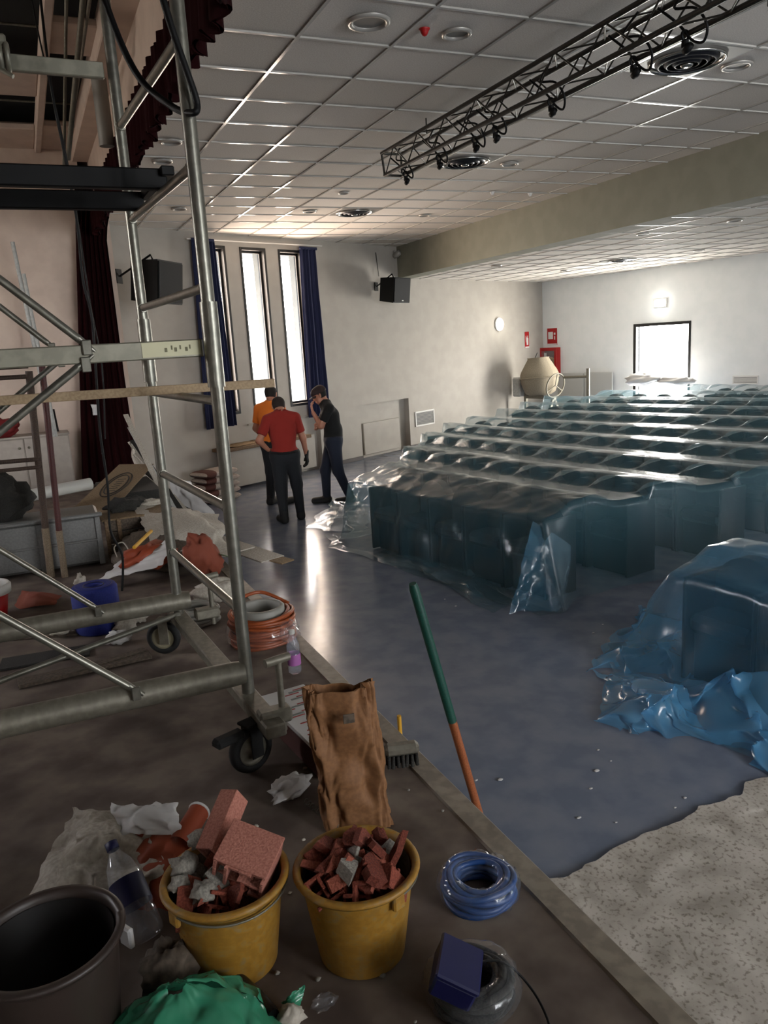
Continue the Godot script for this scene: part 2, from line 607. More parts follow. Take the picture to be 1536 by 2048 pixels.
# ---------- scaffolding and stage furniture ----------
func scaffold() -> void:
	var t := thing("scaffold_tower", "tall galvanised mobile scaffold tower on castors standing on the stage edge", "scaffold", Vector3(.55, SY, -3.3))
	var o := -t.position
	var put_ := func(n: String, st: SurfaceTool, m: Material, under: Node3D = null) -> MeshInstance3D:
		return put(n, st, m, under if under else t, Transform3D(Basis(), o) if under == null else Transform3D())
	var P1 := Vector3(.54, 0, -3.89)
	var P2 := Vector3(.61, 0, -2.79)
	for p in [P1, P2]:
		var st := S()
		tube(st, [p + Vector3(0, .97, 0), p + Vector3(0, 2.13, 0)], .0242, 16)
		tube(st, [p + Vector3(0, 2.13, 0), p + Vector3(0, 2.42, 0)], .031, 16)
		tube(st, [p + Vector3(0, 2.42, 0), p + Vector3(0, 4.2, 0)], .0242, 16)
		put_.call("post", st, M.steel)
	for y in [1.30, 1.69, 2.08, 2.47, 2.86, 3.25]:
		var st := S()
		var a := P1 + Vector3(0, y, 0)
		var b := P2 + Vector3(0, y, 0)
		tube(st, [a, b], .017, 12)
		for e in [a, b]:
			var d: Vector3 = (b - a).normalized() * (.03 if e == a else -.03)
			tube(st, [e + d * .6, e + d * 1.3], .021, 10)
		put_.call("rung", st, M.steel)
	# the other end frame, past the left edge of the picture
	for p in [Vector3(-1.46, 0, -3.89), Vector3(-1.40, 0, -2.79)]:
		var st := S()
		tube(st, [p + Vector3(0, .97, 0), p + Vector3(0, 4.2, 0)], .0242, 12)
		put_.call("post", st, M.steel)
	# base beams
	for z in [[-2.79, 1.055], [-3.89, 1.035]]:
		var st := S()
		tube(st, [Vector3(.60, z[1], z[0]), Vector3(.56, z[1], z[0]), Vector3(-1.5, z[1] + .02, z[0])], [.043, .047, .05], 18)
		put_.call("base_beam", st, M.steel_dull)
	var st := S()
	bar(st, Vector3(.535, .945, -4.02), Vector3(.625, .945, -2.47), .075, .05, .006)
	put_.call("base_channel", st, M.steel_dull)
	st = S()
	bar(st, Vector3(-1.46, .945, -4.0), Vector3(-1.40, .945, -2.6), .075, .05, .006)
	put_.call("base_channel", st, M.steel_dull)
	# guard rails
	for z in [-2.835, -3.93]:
		st = S()
		bar(st, Vector3(.585 if z > -3 else .56, 2.268, z), Vector3(-1.5, 2.272, z), .022, .062, .004)
		var g: Node3D = put_.call("guard_rail", st, M.alu)
		if z > -3:
			st = S()
			box(st, Vector3(.475, 2.27, z + .0125), Vector3(.20, .05, .002), 0)
			put("sticker", st, M.sticker, g)
			st = S()
			for k in 6:
				box(st, Vector3(.455 + k * .0165 + (.004 if k % 3 == 1 else 0.0), 2.27 + (.004 if k % 2 else -.003), z + .0140), Vector3(.005 if k % 2 else .009, .014, .001), 0)
			put("print", st, M.ink, g)
	# black deck rails that rest on a rung
	for z in [[-3.25, .60], [-3.70, .575]]:
		st = S()
		bar(st, Vector3(z[1], 2.905, z[0]), Vector3(-1.5, 2.915, z[0]), .045, .075, .005)
		put_.call("deck_rail", st, M.black)
	st = S()
	bar(st, Vector3(.59, 2.93, -3.72), Vector3(.60, 2.93, -3.2), .05, .035, .004)
	put_.call("deck_hook", st, M.black)
	# upper rail with its coupler
	st = S()
	bar(st, Vector3(.50, 3.475, -3.89), Vector3(-1.5, 3.50, -3.89), .03, .065, .004)
	put_.call("upper_rail", st, M.alu)
	st = S()
	for k in 3:
		torus(st, Transform3D(Basis(Vector3(0, 0, 1), PI / 2), Vector3(.065 + k * .028, 3.50, -3.89)), .048, .012, 20, 8)
	box(st, Vector3(.08, 3.56, -3.88), Vector3(.09, .04, .05), .008)
	tube(st, [Vector3(.06, 3.45, -3.84), Vector3(.13, 3.40, -3.80)], .009, 8)
	put_.call("coupler", st, M.alu)
	# diagonal braces
	for b in [[Vector3(.20, 2.30, -2.83), Vector3(-1.35, 3.75, -2.83)], [Vector3(.13, 2.32, -3.93), Vector3(-1.35, 3.76, -3.93)], [Vector3(.19, 2.245, -2.83), Vector3(-1.35, .80 + .35, -2.83)], [Vector3(.16, 2.26, -3.93), Vector3(-1.35, 1.15, -3.93)],
			[Vector3(.16, 1.085, -3.84), Vector3(-1.36, 2.54, -3.84)], [Vector3(.20, 1.10, -2.74), Vector3(-1.36, 2.55, -2.74)], [Vector3(.53, .975, -3.87), Vector3(-1.3, .99, -2.85)]]:
		st = S()
		var d: Vector3 = (b[1] - b[0]).normalized()
		tube(st, [b[0] - d * .035, b[0] + d * .03], [.008, .013], 8)
		tube(st, [b[0] + d * .03, b[1]], .0135, 10)
		box(st, b[0] + Vector3(0, -.01, .012), Vector3(.03, .05, .012), .003)
		put_.call("brace", st, M.steel)
	# castors: a fork, a tyre and a pale hub
	for c in [[Vector3(.555, .838, -2.60), .35, true], [Vector3(.46, .838, -3.96), -.5, false], [Vector3(-1.42, .838, -2.62), 0.0, false], [Vector3(-1.46, .838, -3.96), 0.0, false]]:
		var xf := Transform3D(Basis(Vector3.UP, c[1]) * Basis(Vector3.RIGHT, PI / 2), c[0])
		st = S()
		lathe(st, xf, [Vector2(.058, -.018), Vector2(.075, -.021), Vector2(.086, -.012), Vector2(.088, 0), Vector2(.086, .012), Vector2(.075, .021), Vector2(.058, .018)], 32, true)
		var w: Node3D = put_.call("castor_wheel", st, M.rubber)
		st = S()
		lathe(st, xf, [Vector2(0, -.021), Vector2(.018, -.021), Vector2(.022, -.010), Vector2(.050, -.008), Vector2(.059, -.017), Vector2(.059, .017), Vector2(.050, .008), Vector2(.022, .010), Vector2(.018, .021), Vector2(0, .021)], 24)
		put("hub", st, M.hub if not c[2] else M.steel_dull, w)
		st = S()
		var bs := Basis(Vector3.UP, c[1])
		for s in [-1.0, 1.0]:
			box(st, c[0] + bs * Vector3(.012, .035, s * .028), Vector3(.05, .13, .006), .003, bs)
		box(st, c[0] + bs * Vector3(.012, .098, 0), Vector3(.075, .012, .07), .003, bs)
		if c[2]: box(st, c[0] + bs * Vector3(-.085, .075, 0), Vector3(.12, .035, .05), .012, bs)
		put("fork", st, M.steel_dull if not c[2] else M.rubber, w)
	# levelling jacks with their tee handles
	for j in [[Vector3(.675, .0, -2.56), 1.17], [Vector3(.70, .0, -3.84), 1.15]]:
		st = S()
		var p: Vector3 = j[0]
		box(st, p + Vector3(-.03, .965, 0), Vector3(.12, .055, .06), .008)
		tube(st, [p + Vector3(0, .90, 0), p + Vector3(0, j[1], 0)], .0125, 12)
		tube(st, [p + Vector3(-.05, j[1], .012), p + Vector3(.045, j[1], -.012)], .0155, 12)
		put_.call("jack", st, M.steel_dull)
	# black cable slung over a rung
	st = S()
	tube(st, curve([Vector3(.50, 3.75, -2.78), Vector3(.545, 3.40, -2.74), Vector3(.575, 3.24, -2.73), Vector3(.605, 3.13, -2.73), Vector3(.63, 3.04, -2.74), Vector3(.615, 3.01, -2.745), Vector3(.57, 3.06, -2.86), Vector3(.49, 3.2, -3.0), Vector3(.42, 3.45, -3.05), Vector3(.36, 3.8, -3.05)], 8), .0115, 10)
	tag(put("cable", st, M.black), "thick black cable looped over the top of the scaffold tower", "cable")
	# a wooden batten laid across
	st = S()
	bar(st, Vector3(.975, 2.105, -3.32), Vector3(-1.2, 2.135, -3.30), .022, .036, .002)
	tag(put("wooden_batten", st, M.batten), "long pale wooden batten lying through the scaffold at eye height", "batten")

func trestle() -> void:
	var t := thing("steel_trestle", "rusty brown and red steel trestle frame behind the scaffold tower", "trestle", Vector3(0, SY, -5.9))
	var xf := Transform3D(Basis(), -t.position)
	var pu := func(n: String, pts: Array, r: float, m: Material) -> void:
		var st := S()
		tube(st, pts, r, 12)
		put(n, st, m, t, xf)
	pu.call("post", [Vector3(-.02, SY + .32, -5.92), Vector3(.03, 2.20, -5.90)], .024, M.rust)
	pu.call("post", [Vector3(.065, SY + .30, -5.86), Vector3(.115, 2.24, -5.84)], .021, M.rust_red)
	pu.call("foot_sleeve", [Vector3(-.03, SY, -5.92), Vector3(-.02, SY + .36, -5.92)], .026, M.cream_paint)
	pu.call("foot_sleeve", [Vector3(.06, SY, -5.86), Vector3(.065, SY + .34, -5.86)], .023, M.cream_paint)
	pu.call("cross_tube", [Vector3(.03, 2.235, -5.88), Vector3(-1.2, 2.245, -5.9)], .017, M.rust)
	pu.call("cross_tube", [Vector3(.03, 2.165, -5.9), Vector3(-1.2, 2.175, -5.9)], .015, M.rust)
	pu.call("cross_tube", [Vector3(.02, 1.60, -5.9), Vector3(-1.2, 1.63, -5.9)], .015, M.rust)
	pu.call("cross_tube", [Vector3(.02, 1.545, -5.9), Vector3(-1.2, 1.56, -5.9)], .013, M.rust)
	pu.call("post", [Vector3(-1.2, SY, -5.92), Vector3(-1.15, 2.25, -5.90)], .024, M.rust)

# gathered cloth hung between two points: f runs along the width, folds in depth
func cloth(width_top: float, width_low: float, h: float, folds: int, depth: float, seed_at: float, hem := 0.0) -> SurfaceTool:
	var st := S()
	var front := func(u: float, v: float) -> Vector3:
		var w := lerpf(width_low, width_top, v)
		var a := folds * TAU * u + 1.4 * noise.get_noise_2d(u * 260.0 + seed_at * 50.0, 3.0)
		var d := depth * (sin(a) + .35 * sin(2.3 * a + seed_at)) * lerpf(1.15, .85, v)
		return Vector3((u - .5) * w + .01 * noise.get_noise_2d(v * 300.0, seed_at * 20 + u * 90), v * h + (hem * noise.get_noise_2d(u * 200.0, seed_at * 9) if v < .01 else 0.0), d)
	grid(st, front, folds * 12, 14)
	grid(st, func(u, v): return front.call(1.0 - u, v) - Vector3(0, 0, .012), folds * 12, 14)
	return st

func curtains() -> void:
	# stage leg curtain: dark red velvet, gathered to the left as it rises
	var st := S()
	var leg := func(u: float, v: float) -> Vector3:
		var y := lerpf(SY + .01, 4.35, v)
		var xl := lerpf(.45, .84, v)
		var xr := 1.10 + .08 * exp(-v * 9.0) if v < .80 else lerpf(1.09, 1.30, (v - .80) / .20)
		var a := 7.0 * TAU * u
		return Vector3(lerpf(xl, xr, u), y, -10.12 + .026 * sin(a) + .012 * sin(2.1 * a + 4.0 * v))
	grid(st, leg, 84, 24)
	grid(st, func(u, v): return leg.call(1.0 - u, v) - Vector3(0, 0, .015), 84, 24)
	tag(put("stage_curtain", st, M.velvet), "tall dark red velvet stage curtain hanging to the stage floor", "curtain")
	# valance along the proscenium: ruffled, running past the camera
	st = S()
	var val := func(u: float, v: float) -> Vector3:
		var z := lerpf(-10.1, 1.5, u)
		var a := z * 33.0
		var low := 3.66 + .016 * sin(a * 1.31) + .012 * sin(a * .37)
		return Vector3(1.0 - .014 * (1.0 - v) + .026 * sin(a + 1.3 * sin(z * 3.1)) * (1.2 - .5 * v) + .010 * sin(a * 2.3), lerpf(low, 4.05, v), z)
	grid(st, val, 900, 6)
	grid(st, func(u, v): return val.call(u, 1.0 - v) + Vector3(-.02, 0, 0), 900, 6)
	tag(put("valance", st, M.velvet), "long dark red ruffled velvet valance along the top of the stage opening", "valance")
	# blue window curtains
	for c in [[.34, .54, 2.93, 1.05, "narrow blue curtain left of the tall windows, behind the scaffold", .0], [2.60, .52, 2.97, .99, "blue curtain right of the tall windows, behind the man in black", 1.0]]:
		var o := thing("window_curtain", c[4], "curtain", WW * Vector3(c[0], c[3], .10), 0.0, "blue curtains of the tall windows")
		o.basis = WW.basis
		var wide: float = c[1]
		put("cloth", cloth(wide * .78, wide * 1.12, c[2] - .04, 5, .034, 2.0 + c[5]), M.blue_cloth, o)
		st = S()
		box(st, Vector3(0, c[2] - .03, 0), Vector3(wide * .8, .05, .05), .01)
		put("heading", st, M.blue_cloth, o)
	st = S()
	tube(st, [WW * Vector3(.05, 3.955, .10), WW * Vector3(2.95, 3.985, .10)], .009, 10)
	tag(put("curtain_rail", st, M.white), "thin white curtain rail above the three tall windows", "curtain rail")

func speaker(label: String, at: Vector3, turn: float, tilt: float, size := 1.0, reach := .42) -> void:
	var o := thing("loudspeaker", label, "loudspeaker", at, turn)
	o.scale = Vector3.ONE * size
	var bs := Basis(Vector3.RIGHT, tilt)
	var st := S(false)
	# cabinet: wider in front, with slanted sides
	var w := .29
	var h := .235
	var f := []
	var b := []
	for s in [[-1, -1], [1, -1], [1, 1], [-1, 1]]:
		f.append(bs * Vector3(s[0] * w, s[1] * h, .16))
		b.append(bs * Vector3(s[0] * w * .55, s[1] * h * .92, -.24))
	poly(st, f, Vector3.ZERO); poly(st, b, Vector3.ZERO)
	for k in 4: poly(st, [f[k], f[(k + 1) % 4], b[(k + 1) % 4], b[k]], Vector3.ZERO)
	put("cabinet", st, M.black, o)
	st = S(false)
	box(st, bs * Vector3(0, 0, .168), Vector3(w * 2 - .03, h * 2 - .03, .014), .006, bs)
	put("grille", st, M.grille_black, o)
	st = S(false)
	box(st, bs * Vector3(.02, -.19, .177), Vector3(.05, .02, .004), .002, bs)
	put("badge", st, M.white, o)
	st = S()
	tube(st, [bs * Vector3(0, h, -.05), bs * Vector3(0, h + .06, -.08), Vector3(0, .1, -reach)], .012, 8)
	box(st, Vector3(0, .1, -reach - .01), Vector3(.12, .16, .012), .003)
	put("bracket", st, M.black, o)

func truss() -> void:
	var t := thing("lighting_truss", "long metal lighting truss hung under the ceiling of the hall", "truss", Vector3(3.4, 3.78, -2.5))
	var xf := Transform3D(Basis(), -t.position)
	var z0 := -7.12
	var z1 := 2.0
	var ch := [Vector3(3.32, 3.965, 0), Vector3(3.52, 3.965, 0), Vector3(3.34, 3.775, 0), Vector3(3.52, 3.775, 0)]
	for c in ch:
		var st := S()
		tube(st, [c + Vector3(0, 0, z0), c + Vector3(0, 0, z1)], .0165, 10)
		put("chord", st, M.truss, t, xf)
	var st := S()
	for pair in [[0, 2], [1, 3], [0, 1], [2, 3]]:
		var a: Vector3 = ch[pair[0]]
		var b: Vector3 = ch[pair[1]]
		var n := 38
		for k in n:
			var za := lerpf(z0 + .02, z1, float(k) / n)
			var zb := lerpf(z0 + .02, z1, float(k + 1) / n)
			var p := (a if k % 2 else b) + Vector3(0, 0, za)
			var q := (b if k % 2 else a) + Vector3(0, 0, zb)
			st = S()
			tube(st, [p, q], .006, 6)
			put("lattice_bar", st, M.truss, t, xf)
	st = S()
	for k in 4:
		var a: Vector3 = ch[[0, 1, 3, 2][k]]
		var b: Vector3 = ch[[1, 3, 2, 0][k]]
		tube(st, [a + Vector3(0, 0, z0), b + Vector3(0, 0, z0)], .011, 8)
	put("end_frame", st, M.truss, t, xf)
	# hangers
	for z in [-6.4, -3.4, -.4]:
		st = S()
		tube(st, [Vector3(3.42, 3.965, z), Vector3(3.42, 4.09, z)], .006, 6)
		put("hanger", st, M.truss, t, xf)
	# fittings: clamps with cable loops
	var k := 0
	for f in [[-7.0, .8], [-6.35, .9], [-5.75, 1.1], [-5.45, .8], [-4.75, 1.1], [-3.95, 1.2], [-3.55, 1.0], [-3.0, 1.2]]:
		var p := Vector3(3.50, 3.765, f[0])
		var s: float = f[1]
		st = S()
		torus(st, Transform3D(Basis(Vector3.RIGHT, PI / 2), p), .024, .008, 16, 8)
		box(st, p + Vector3(0, -.04, 0), Vector3(.03, .04, .035), .005)
		tube(st, [p + Vector3(0, -.05, 0), p + Vector3(.01, -.085, .02)], .014 * s, 8)
		lathe(st, Transform3D(Basis(Vector3.RIGHT, 1.1), p + Vector3(0, -.07, .02)), [Vector2(0, -.028), Vector2(.018, -.028), Vector2(.022, .0), Vector2(.018, .028), Vector2(0, .028)], 14)
		var cl := tag(put("stage_clamp", st, M.black), ["dark stage lamp clamp at the far end of the ceiling truss", "dark lamp clamp on the ceiling truss, second from its far end", "dark lamp clamp on the ceiling truss, third from its far end", "dark lamp clamp on the ceiling truss, fourth from its far end", "dark lamp clamp with a short bracket near the middle of the truss", "dark lamp clamp on the truss, just left of the big round diffuser", "dark lamp clamp on the truss above the big round diffuser", "dark lamp clamp on the truss at the top edge of the photo"][k], "clamp", "lamp clamps on the truss")
		st = S()
		var r := .075 * s
		tube(st, curve([p + Vector3(-.1, .16, -.1), p + Vector3(-.03, .06, -.02), p + Vector3(.02, -r * .4, .03), p + Vector3(.01, -r * .9, .12), p + Vector3(-.02, -.01, .17), p + Vector3(-.06, .08, .13), p + Vector3(-.1, .12, .02), p + Vector3(-.15, .17, .2)], 6), .0075, 7)
		put("cable_loop", st, M.black, cl)
		k += 1

func ceiling_fittings() -> void:
	var names := [[Vector3(4.605, 4.078, -4.65), .25, "large round metal ceiling diffuser nearest the camera, right of the truss"], [Vector3(4.605, 4.078, -7.78), .25, "round metal ceiling diffuser below the far end of the truss"], [Vector3(4.605, 4.078, -10.91), .25, "round metal ceiling diffuser near the window wall"], [Vector3(10.45, 3.478, -12.05), .25, "round metal diffuser in the lower ceiling over the seats"]]
	for n in names:
		var d := thing("ceiling_diffuser", n[2], "diffuser", n[0], 0.0, "round ceiling diffusers")
		var st := S(false)
		box(st, Vector3(0, .004, 0), Vector3(.60, .012, .60), .003)
		put("plate", st, M.plate, d)
		st = S()
		lathe(st, Transform3D(), [Vector2(.262, -.004), Vector2(.268, -.016), Vector2(.258, -.024), Vector2(.246, -.012), Vector2(.243, -.002)], 48)
		put("outer_ring", st, M.chrome, d)
		st = S()
		lathe(st, Transform3D(), [Vector2(0, -.003), Vector2(.244, -.003)], 40)
		put("throat", st, M.black_gloss, d)
		for k in 3:
			var r := .205 - k * .057
			st = S()
			lathe(st, Transform3D(), [Vector2(r + .016, -.006), Vector2(r + .014, -.010 - k * .003), Vector2(r - .012, -.030 - k * .004), Vector2(r - .016, -.028 - k * .004), Vector2(r + .008, -.007)], 40)
			put("cone_ring", st, M.fin, d)
		st = S()
		lathe(st, Transform3D(), [Vector2(0, -.048), Vector2(.03, -.047), Vector2(.044, -.038), Vector2(.044, -.03), Vector2(.0, -.03)], 24)
		put("centre_cap", st, M.chrome, d)
	var k := 0
	for n in [[Vector3(2.12, 4.08, -4.62), .115, "round recessed ceiling lamp at the top of the photo, the larger one"], [Vector3(2.72, 4.08, -4.64), .085, "small round ceiling lamp at the top, right of the larger one"], [Vector3(1.50, 4.08, -8.23), .09, "round ceiling lamp beside the red valance, the nearer one"], [Vector3(1.46, 4.08, -7.5), .09, "round ceiling lamp beside the red valance, half behind the scaffold post"], [Vector3(2.11, 4.08, -10.79), .09, "round ceiling lamp above the left window curtain"], [Vector3(5.09, 4.08, -4.65), .10, "round ceiling lamp right of the large diffuser"], [Vector3(5.18, 4.08, -7.8), .09, "pale round ceiling lamp right of the second diffuser"], [Vector3(3.92, 4.08, -10.87), .09, "round ceiling lamp left of the diffuser near the windows"], [Vector3(3.91, 4.08, -9.56), .06, "small dark round ceiling outlet left of the truss end"], [Vector3(5.84, 4.08, -11.11), .085, "round ceiling lamp near the beam above the corner loudspeaker"],
			[Vector3(7.95, 3.48, -8.77), .08, "dark round lamp in the lower ceiling, nearest the bright patch"], [Vector3(8.10, 3.48, -12.69), .09, "round lamp in the lower ceiling just behind the beam"], [Vector3(10.6, 3.48, -14.0), .08, "small round lamp in the lower ceiling near the far corner"], [Vector3(8.41, 3.48, -7.63), .09, "round lamp in the lower ceiling at the right edge of the photo"], [Vector3(11.0, 3.48, -10.74), .09, "round lamp in the lower ceiling by the back wall above the door"]]:
		var r: float = n[1]
		var d := thing("downlight", n[2], "ceiling lamp", n[0], 0.0, "round ceiling lamps, switched off")
		var st := S()
		lathe(st, Transform3D(), [Vector2(r * 1.12, .0), Vector2(r * 1.08, -.014), Vector2(r * .9, -.016), Vector2(r * .8, -.004), Vector2(r * .78, .012)], 28)
		put("rim", st, M.lamp_rim, d)
		st = S()
		lathe(st, Transform3D(), [Vector2(0, -.001), Vector2(r * .82, -.001)], 24)
		put("reflector", st, M.plate if k != 6 else M.white, d)
		k += 1
	k = 0
	for p in [Vector3(5.9, 4.08, -9.3), Vector3(6.52, 4.08, -9.34), Vector3(2.49, 4.08, -4.63)]:
		var st := S()
		lathe(st, Transform3D(Basis(), p), [Vector2(0, -.042), Vector2(.014, -.038), Vector2(.022, -.024), Vector2(.028, -.01), Vector2(.034, -.004), Vector2(.034, .0)], 18)
		tag(put("smoke_detector", st, M.white if k < 2 else M.red_sign), ["small white ceiling detector right of the second diffuser", "small white ceiling detector next to the beam", "small red alarm light on the ceiling between the two lamps at the top"][k], "detector")
		k += 1

func wall_fittings() -> void:
	var st: SurfaceTool
	speaker("black loudspeaker bracketed out beside the stage curtain, behind the scaffold posts", Vector3(1.70, 3.16, -10.6), .92, .12, 1.12, .46)
	speaker("black loudspeaker under the end of the ceiling beam", WW * Vector3(4.50, 3.21, .45), .43 + .12, .12)
	# little cable and camera by the beam
	st = S()
	tube(st, [WW * Vector3(4.5, 3.95, .02), WW * Vector3(4.5, 3.50, .06)], .006, 6)
	tag(put("speaker_cable", st, M.black), "short cable running down the wall to the corner loudspeaker", "cable")
	st = S()
	lathe(st, WW * Transform3D(Basis(Vector3.RIGHT, 1.2), Vector3(5.06, 3.93, .09)), [Vector2(0, -.09), Vector2(.05, -.08), Vector2(.06, .0), Vector2(.05, .08), Vector2(0, .09)], 16)
	box(st, WW * Vector3(5.06, 3.98, .03), Vector3(.06, .06, .06), .01, WW.basis)
	tag(put("wall_camera", st, M.plate), "small beige alarm camera in the corner above the loudspeaker", "camera")
	# covers in the recesses
	st = S(false)
	slab(st, WW, Vector3(3.92, .06, -.11), Vector3(5.04, .69, -.07), .006)
	tag(put("radiator_cover", st, M.white_wall), "white radiator cover board standing in the wall niche by the seats", "radiator cover")
	st = S(false)
	slab(st, WW, Vector3(1.25, .05, -.10), Vector3(2.55, .66, -.05), .006)
	tag(put("radiator_cover", st, M.white_wall), "white radiator cover in the recess under the tall windows", "radiator cover")
	var g := thing("wall_grille", "square grey ventilation grille low on the window wall by the niche", "grille", WW * Vector3(5.80, .60, .0))
	g.basis = WW.basis
	grille(g, .66, .32, 9, M.plate)
	g = thing("wall_grille", "white ventilation grille low on the back wall right of the door", "grille", BW * Vector3(5.66, 1.06, .0))
	g.basis = BW.basis
	grille(g, .56, .17, 6)
	# lamps
	var l := thing("wall_lamp", "round white lit wall lamp on the window wall", "lamp", WW * Vector3(8.81, 2.49, 0))
	l.basis = WW.basis
	st = S()
	lathe(st, Transform3D(Basis(Vector3.RIGHT, PI / 2), Vector3.ZERO), [Vector2(.15, 0), Vector2(.16, .03), Vector2(.155, .04)], 28)
	put("base", st, M.white, l)
	st = S()
	lathe(st, Transform3D(Basis(Vector3.RIGHT, PI / 2), Vector3.ZERO), [Vector2(.153, .03), Vector2(.145, .065), Vector2(.11, .095), Vector2(.06, .112), Vector2(0, .118)], 28)
	put("lamp_glass", st, M.lamp_glow, l)
	lamp_light(l, Vector3(0, 0, .2), Color(1, .98, .93), .06, .1)
	l = thing("emergency_lamp", "oblong white lit emergency lamp above the bright door", "lamp", BW * Vector3(3.60, 2.72, 0))
	l.basis = BW.basis
	st = S(false)
	box(st, Vector3(0, 0, .02), Vector3(.34, .19, .04), .012)
	put("base", st, M.white, l)
	st = S()
	var dome := func(u: float, v: float) -> Vector3:
		var a := TAU * u
		var c := signf(cos(a)) * pow(absf(cos(a)), .6)
		var s := signf(sin(a)) * pow(absf(sin(a)), .6)
		var k := cos(v * PI * .5)
		return Vector3(c * .16 * k, -s * .08 * k, .035 + .06 * sin(v * PI * .5))
	grid(st, dome, 32, 6)
	put("lamp_cover", st, M.lamp_glow, l)
	lamp_light(l, Vector3(0, 0, .18), Color(1, .99, .96), .06, .08)
	# fire corner
	l = thing("fire_extinguisher", "red fire extinguisher hung on the window wall near the far corner", "extinguisher", WW * Vector3(10.30, 1.0, .11))
	l.basis = WW.basis
	st = S()
	lathe(st, Transform3D(), [Vector2(0, 0), Vector2(.075, .0), Vector2(.085, .02), Vector2(.085, .42), Vector2(.07, .49), Vector2(.03, .53), Vector2(.025, .56), Vector2(0, .56)], 20)
	put("body", st, M.red_gloss, l)
	st = S()
	box(st, Vector3(0, .59, .0), Vector3(.035, .05, .05), .006)
	bar(st, Vector3(.0, .60, .0), Vector3(.04, .75, .06), .03, .015)
	put("valve", st, M.black, l)
	st = S()
	tube(st, curve([Vector3(.02, .58, 0), Vector3(.1, .55, .03), Vector3(.12, .4, .03), Vector3(.10, .2, .03)], 6), .012, 8)
	put("hose", st, M.black, l)
	st = S(false)
	box(st, Vector3(0, .26, .084), Vector3(.09, .13, .006), .002)
	put("label_plate", st, M.white, l)
	wall_sign("red extinguisher sign on the window wall above the red extinguisher", WW, Vector3(10.12, 2.08, .006), .20, .40, 0)
	wall_sign("red fire hose sign on the back wall above the red hose cabinet", BW, Vector3(.32, 2.12, .006), .34, .42, 1)
	l = thing("hose_cabinet", "red fire hose cabinet with a glass door in the far corner", "hose cabinet", BW * Vector3(.29, 1.52, .0))
	l.basis = BW.basis
	st = S(false)
	for s in [[-.31, -.23], [.23, .31]]: slab(st, Transform3D(), Vector3(s[0], -.33, 0), Vector3(s[1], .33, .16), .008)
	slab(st, Transform3D(), Vector3(-.23, .25, 0), Vector3(.23, .33, .16), .008)
	slab(st, Transform3D(), Vector3(-.23, -.33, 0), Vector3(.23, -.25, .16), .008)
	put("frame", st, M.red_gloss, l)
	st = S(false)
	slab(st, Transform3D(), Vector3(-.23, -.25, .005), Vector3(.23, .25, .02))
	put("back_panel", st, M.red_dark, l)
	st = S()
	for k in 4: torus(st, Transform3D(Basis(Vector3.RIGHT, PI / 2), Vector3(.03, -.05, .06 + k * .012)), .13 - k * .008, .016, 24, 8)
	put("hose_reel", st, M.hose, l)
	st = S(false)
	box(st, Vector3(-.13, .12, .10), Vector3(.08, .16, .01), .002)
	put("instruction_card", st, M.white, l)
	st = S(false)
	slab(st, Transform3D(), Vector3(-.23, -.25, .135), Vector3(.23, .25, .14))
	put("glass_door", st, M.pane, l)
	# low cupboard panels along the back wall
	l = thing("wall_panel", "low grey-white panel leaning along the back wall behind the cement mixer", "panel", BW * Vector3(1.45, 0, .05))
	l.basis = BW.basis
	st = S(false)
	box(st, Vector3(-.45, .60, .02), Vector3(.86, 1.2, .04), .005)
	put("board", st, M.panel_pale, l)
	st = S(false)
	box(st, Vector3(.44, .61, .02), Vector3(.86, 1.22, .04), .005)
	put("board", st, M.panel_pale, l)

func lamp_light(under: Node3D, at: Vector3, c: Color, e: float, size: float) -> void:
	var l := OmniLight3D.new()
	l.name = "lamp_light"
	under.add_child(l, true)
	l.position = at
	l.light_color = c
	l.light_energy = e
	l.light_size = size
	l.omni_range = 30.0
	l.omni_attenuation = 2.0
	l.shadow_enabled = true

func grille(g: Node3D, w: float, h: float, n: int, m: Material = M.white) -> void:
	var st := S(false)
	for s in [-1.0, 1.0]:
		box(st, Vector3(s * (w * .5 - .015), 0, .012), Vector3(.03, h, .024), .004)
		box(st, Vector3(0, s * (h * .5 - .015), .012), Vector3(w - .06, .03, .024), .004)
	put("frame", st, M.white, g)
	st = S(false)
	box(st, Vector3(0, 0, .004), Vector3(w - .05, h - .05, .006), 0)
	put("backing", st, M.grille_grey, g)
	for k in n:
		st = S(false)
		box(st, Vector3(0, lerpf(-h * .5 + .045, h * .5 - .045, float(k) / (n - 1)), .014), Vector3(w - .06, .010, .012), .002, Basis(Vector3.RIGHT, .5))
		put("slat", st, m, g)

func wall_sign(label: String, frame: Transform3D, at: Vector3, w: float, h: float, kind: int) -> void:
	var s := thing("wall_sign", label, "sign", frame * at)
	s.basis = frame.basis
	var st := S(false)
	box(st, Vector3.ZERO, Vector3(w, h, .008), .001)
	put("plate", st, M.red_sign, s)
	st = S(false)
	if kind == 0:
		lathe(st, Transform3D(Basis(), Vector3(.0, -.02, .004)), [Vector2(0, -.10), Vector2(.03, -.10), Vector2(.033, .06), Vector2(.012, .09), Vector2(0, .09)], 10)
		box(st, Vector3(.02, .09, .006), Vector3(.05, .02, .004), 0)
		box(st, Vector3(-.055, .02, .006), Vector3(.012, .16, .004), 0)
	else:
		box(st, Vector3(-.05, .03, .006), Vector3(.16, .18, .004), 0)
		box(st, Vector3(.09, .07, .006), Vector3(.05, .05, .004), 0)
		box(st, Vector3(.09, -.03, .006), Vector3(.03, .09, .004), 0)
	put("symbol", st, M.white, s)
	st = S(false)
	box(st, Vector3(0, -h * .5 + .02, .005), Vector3(w * .96, .035, .003), 0)
	put("strip", st, M.white, s)

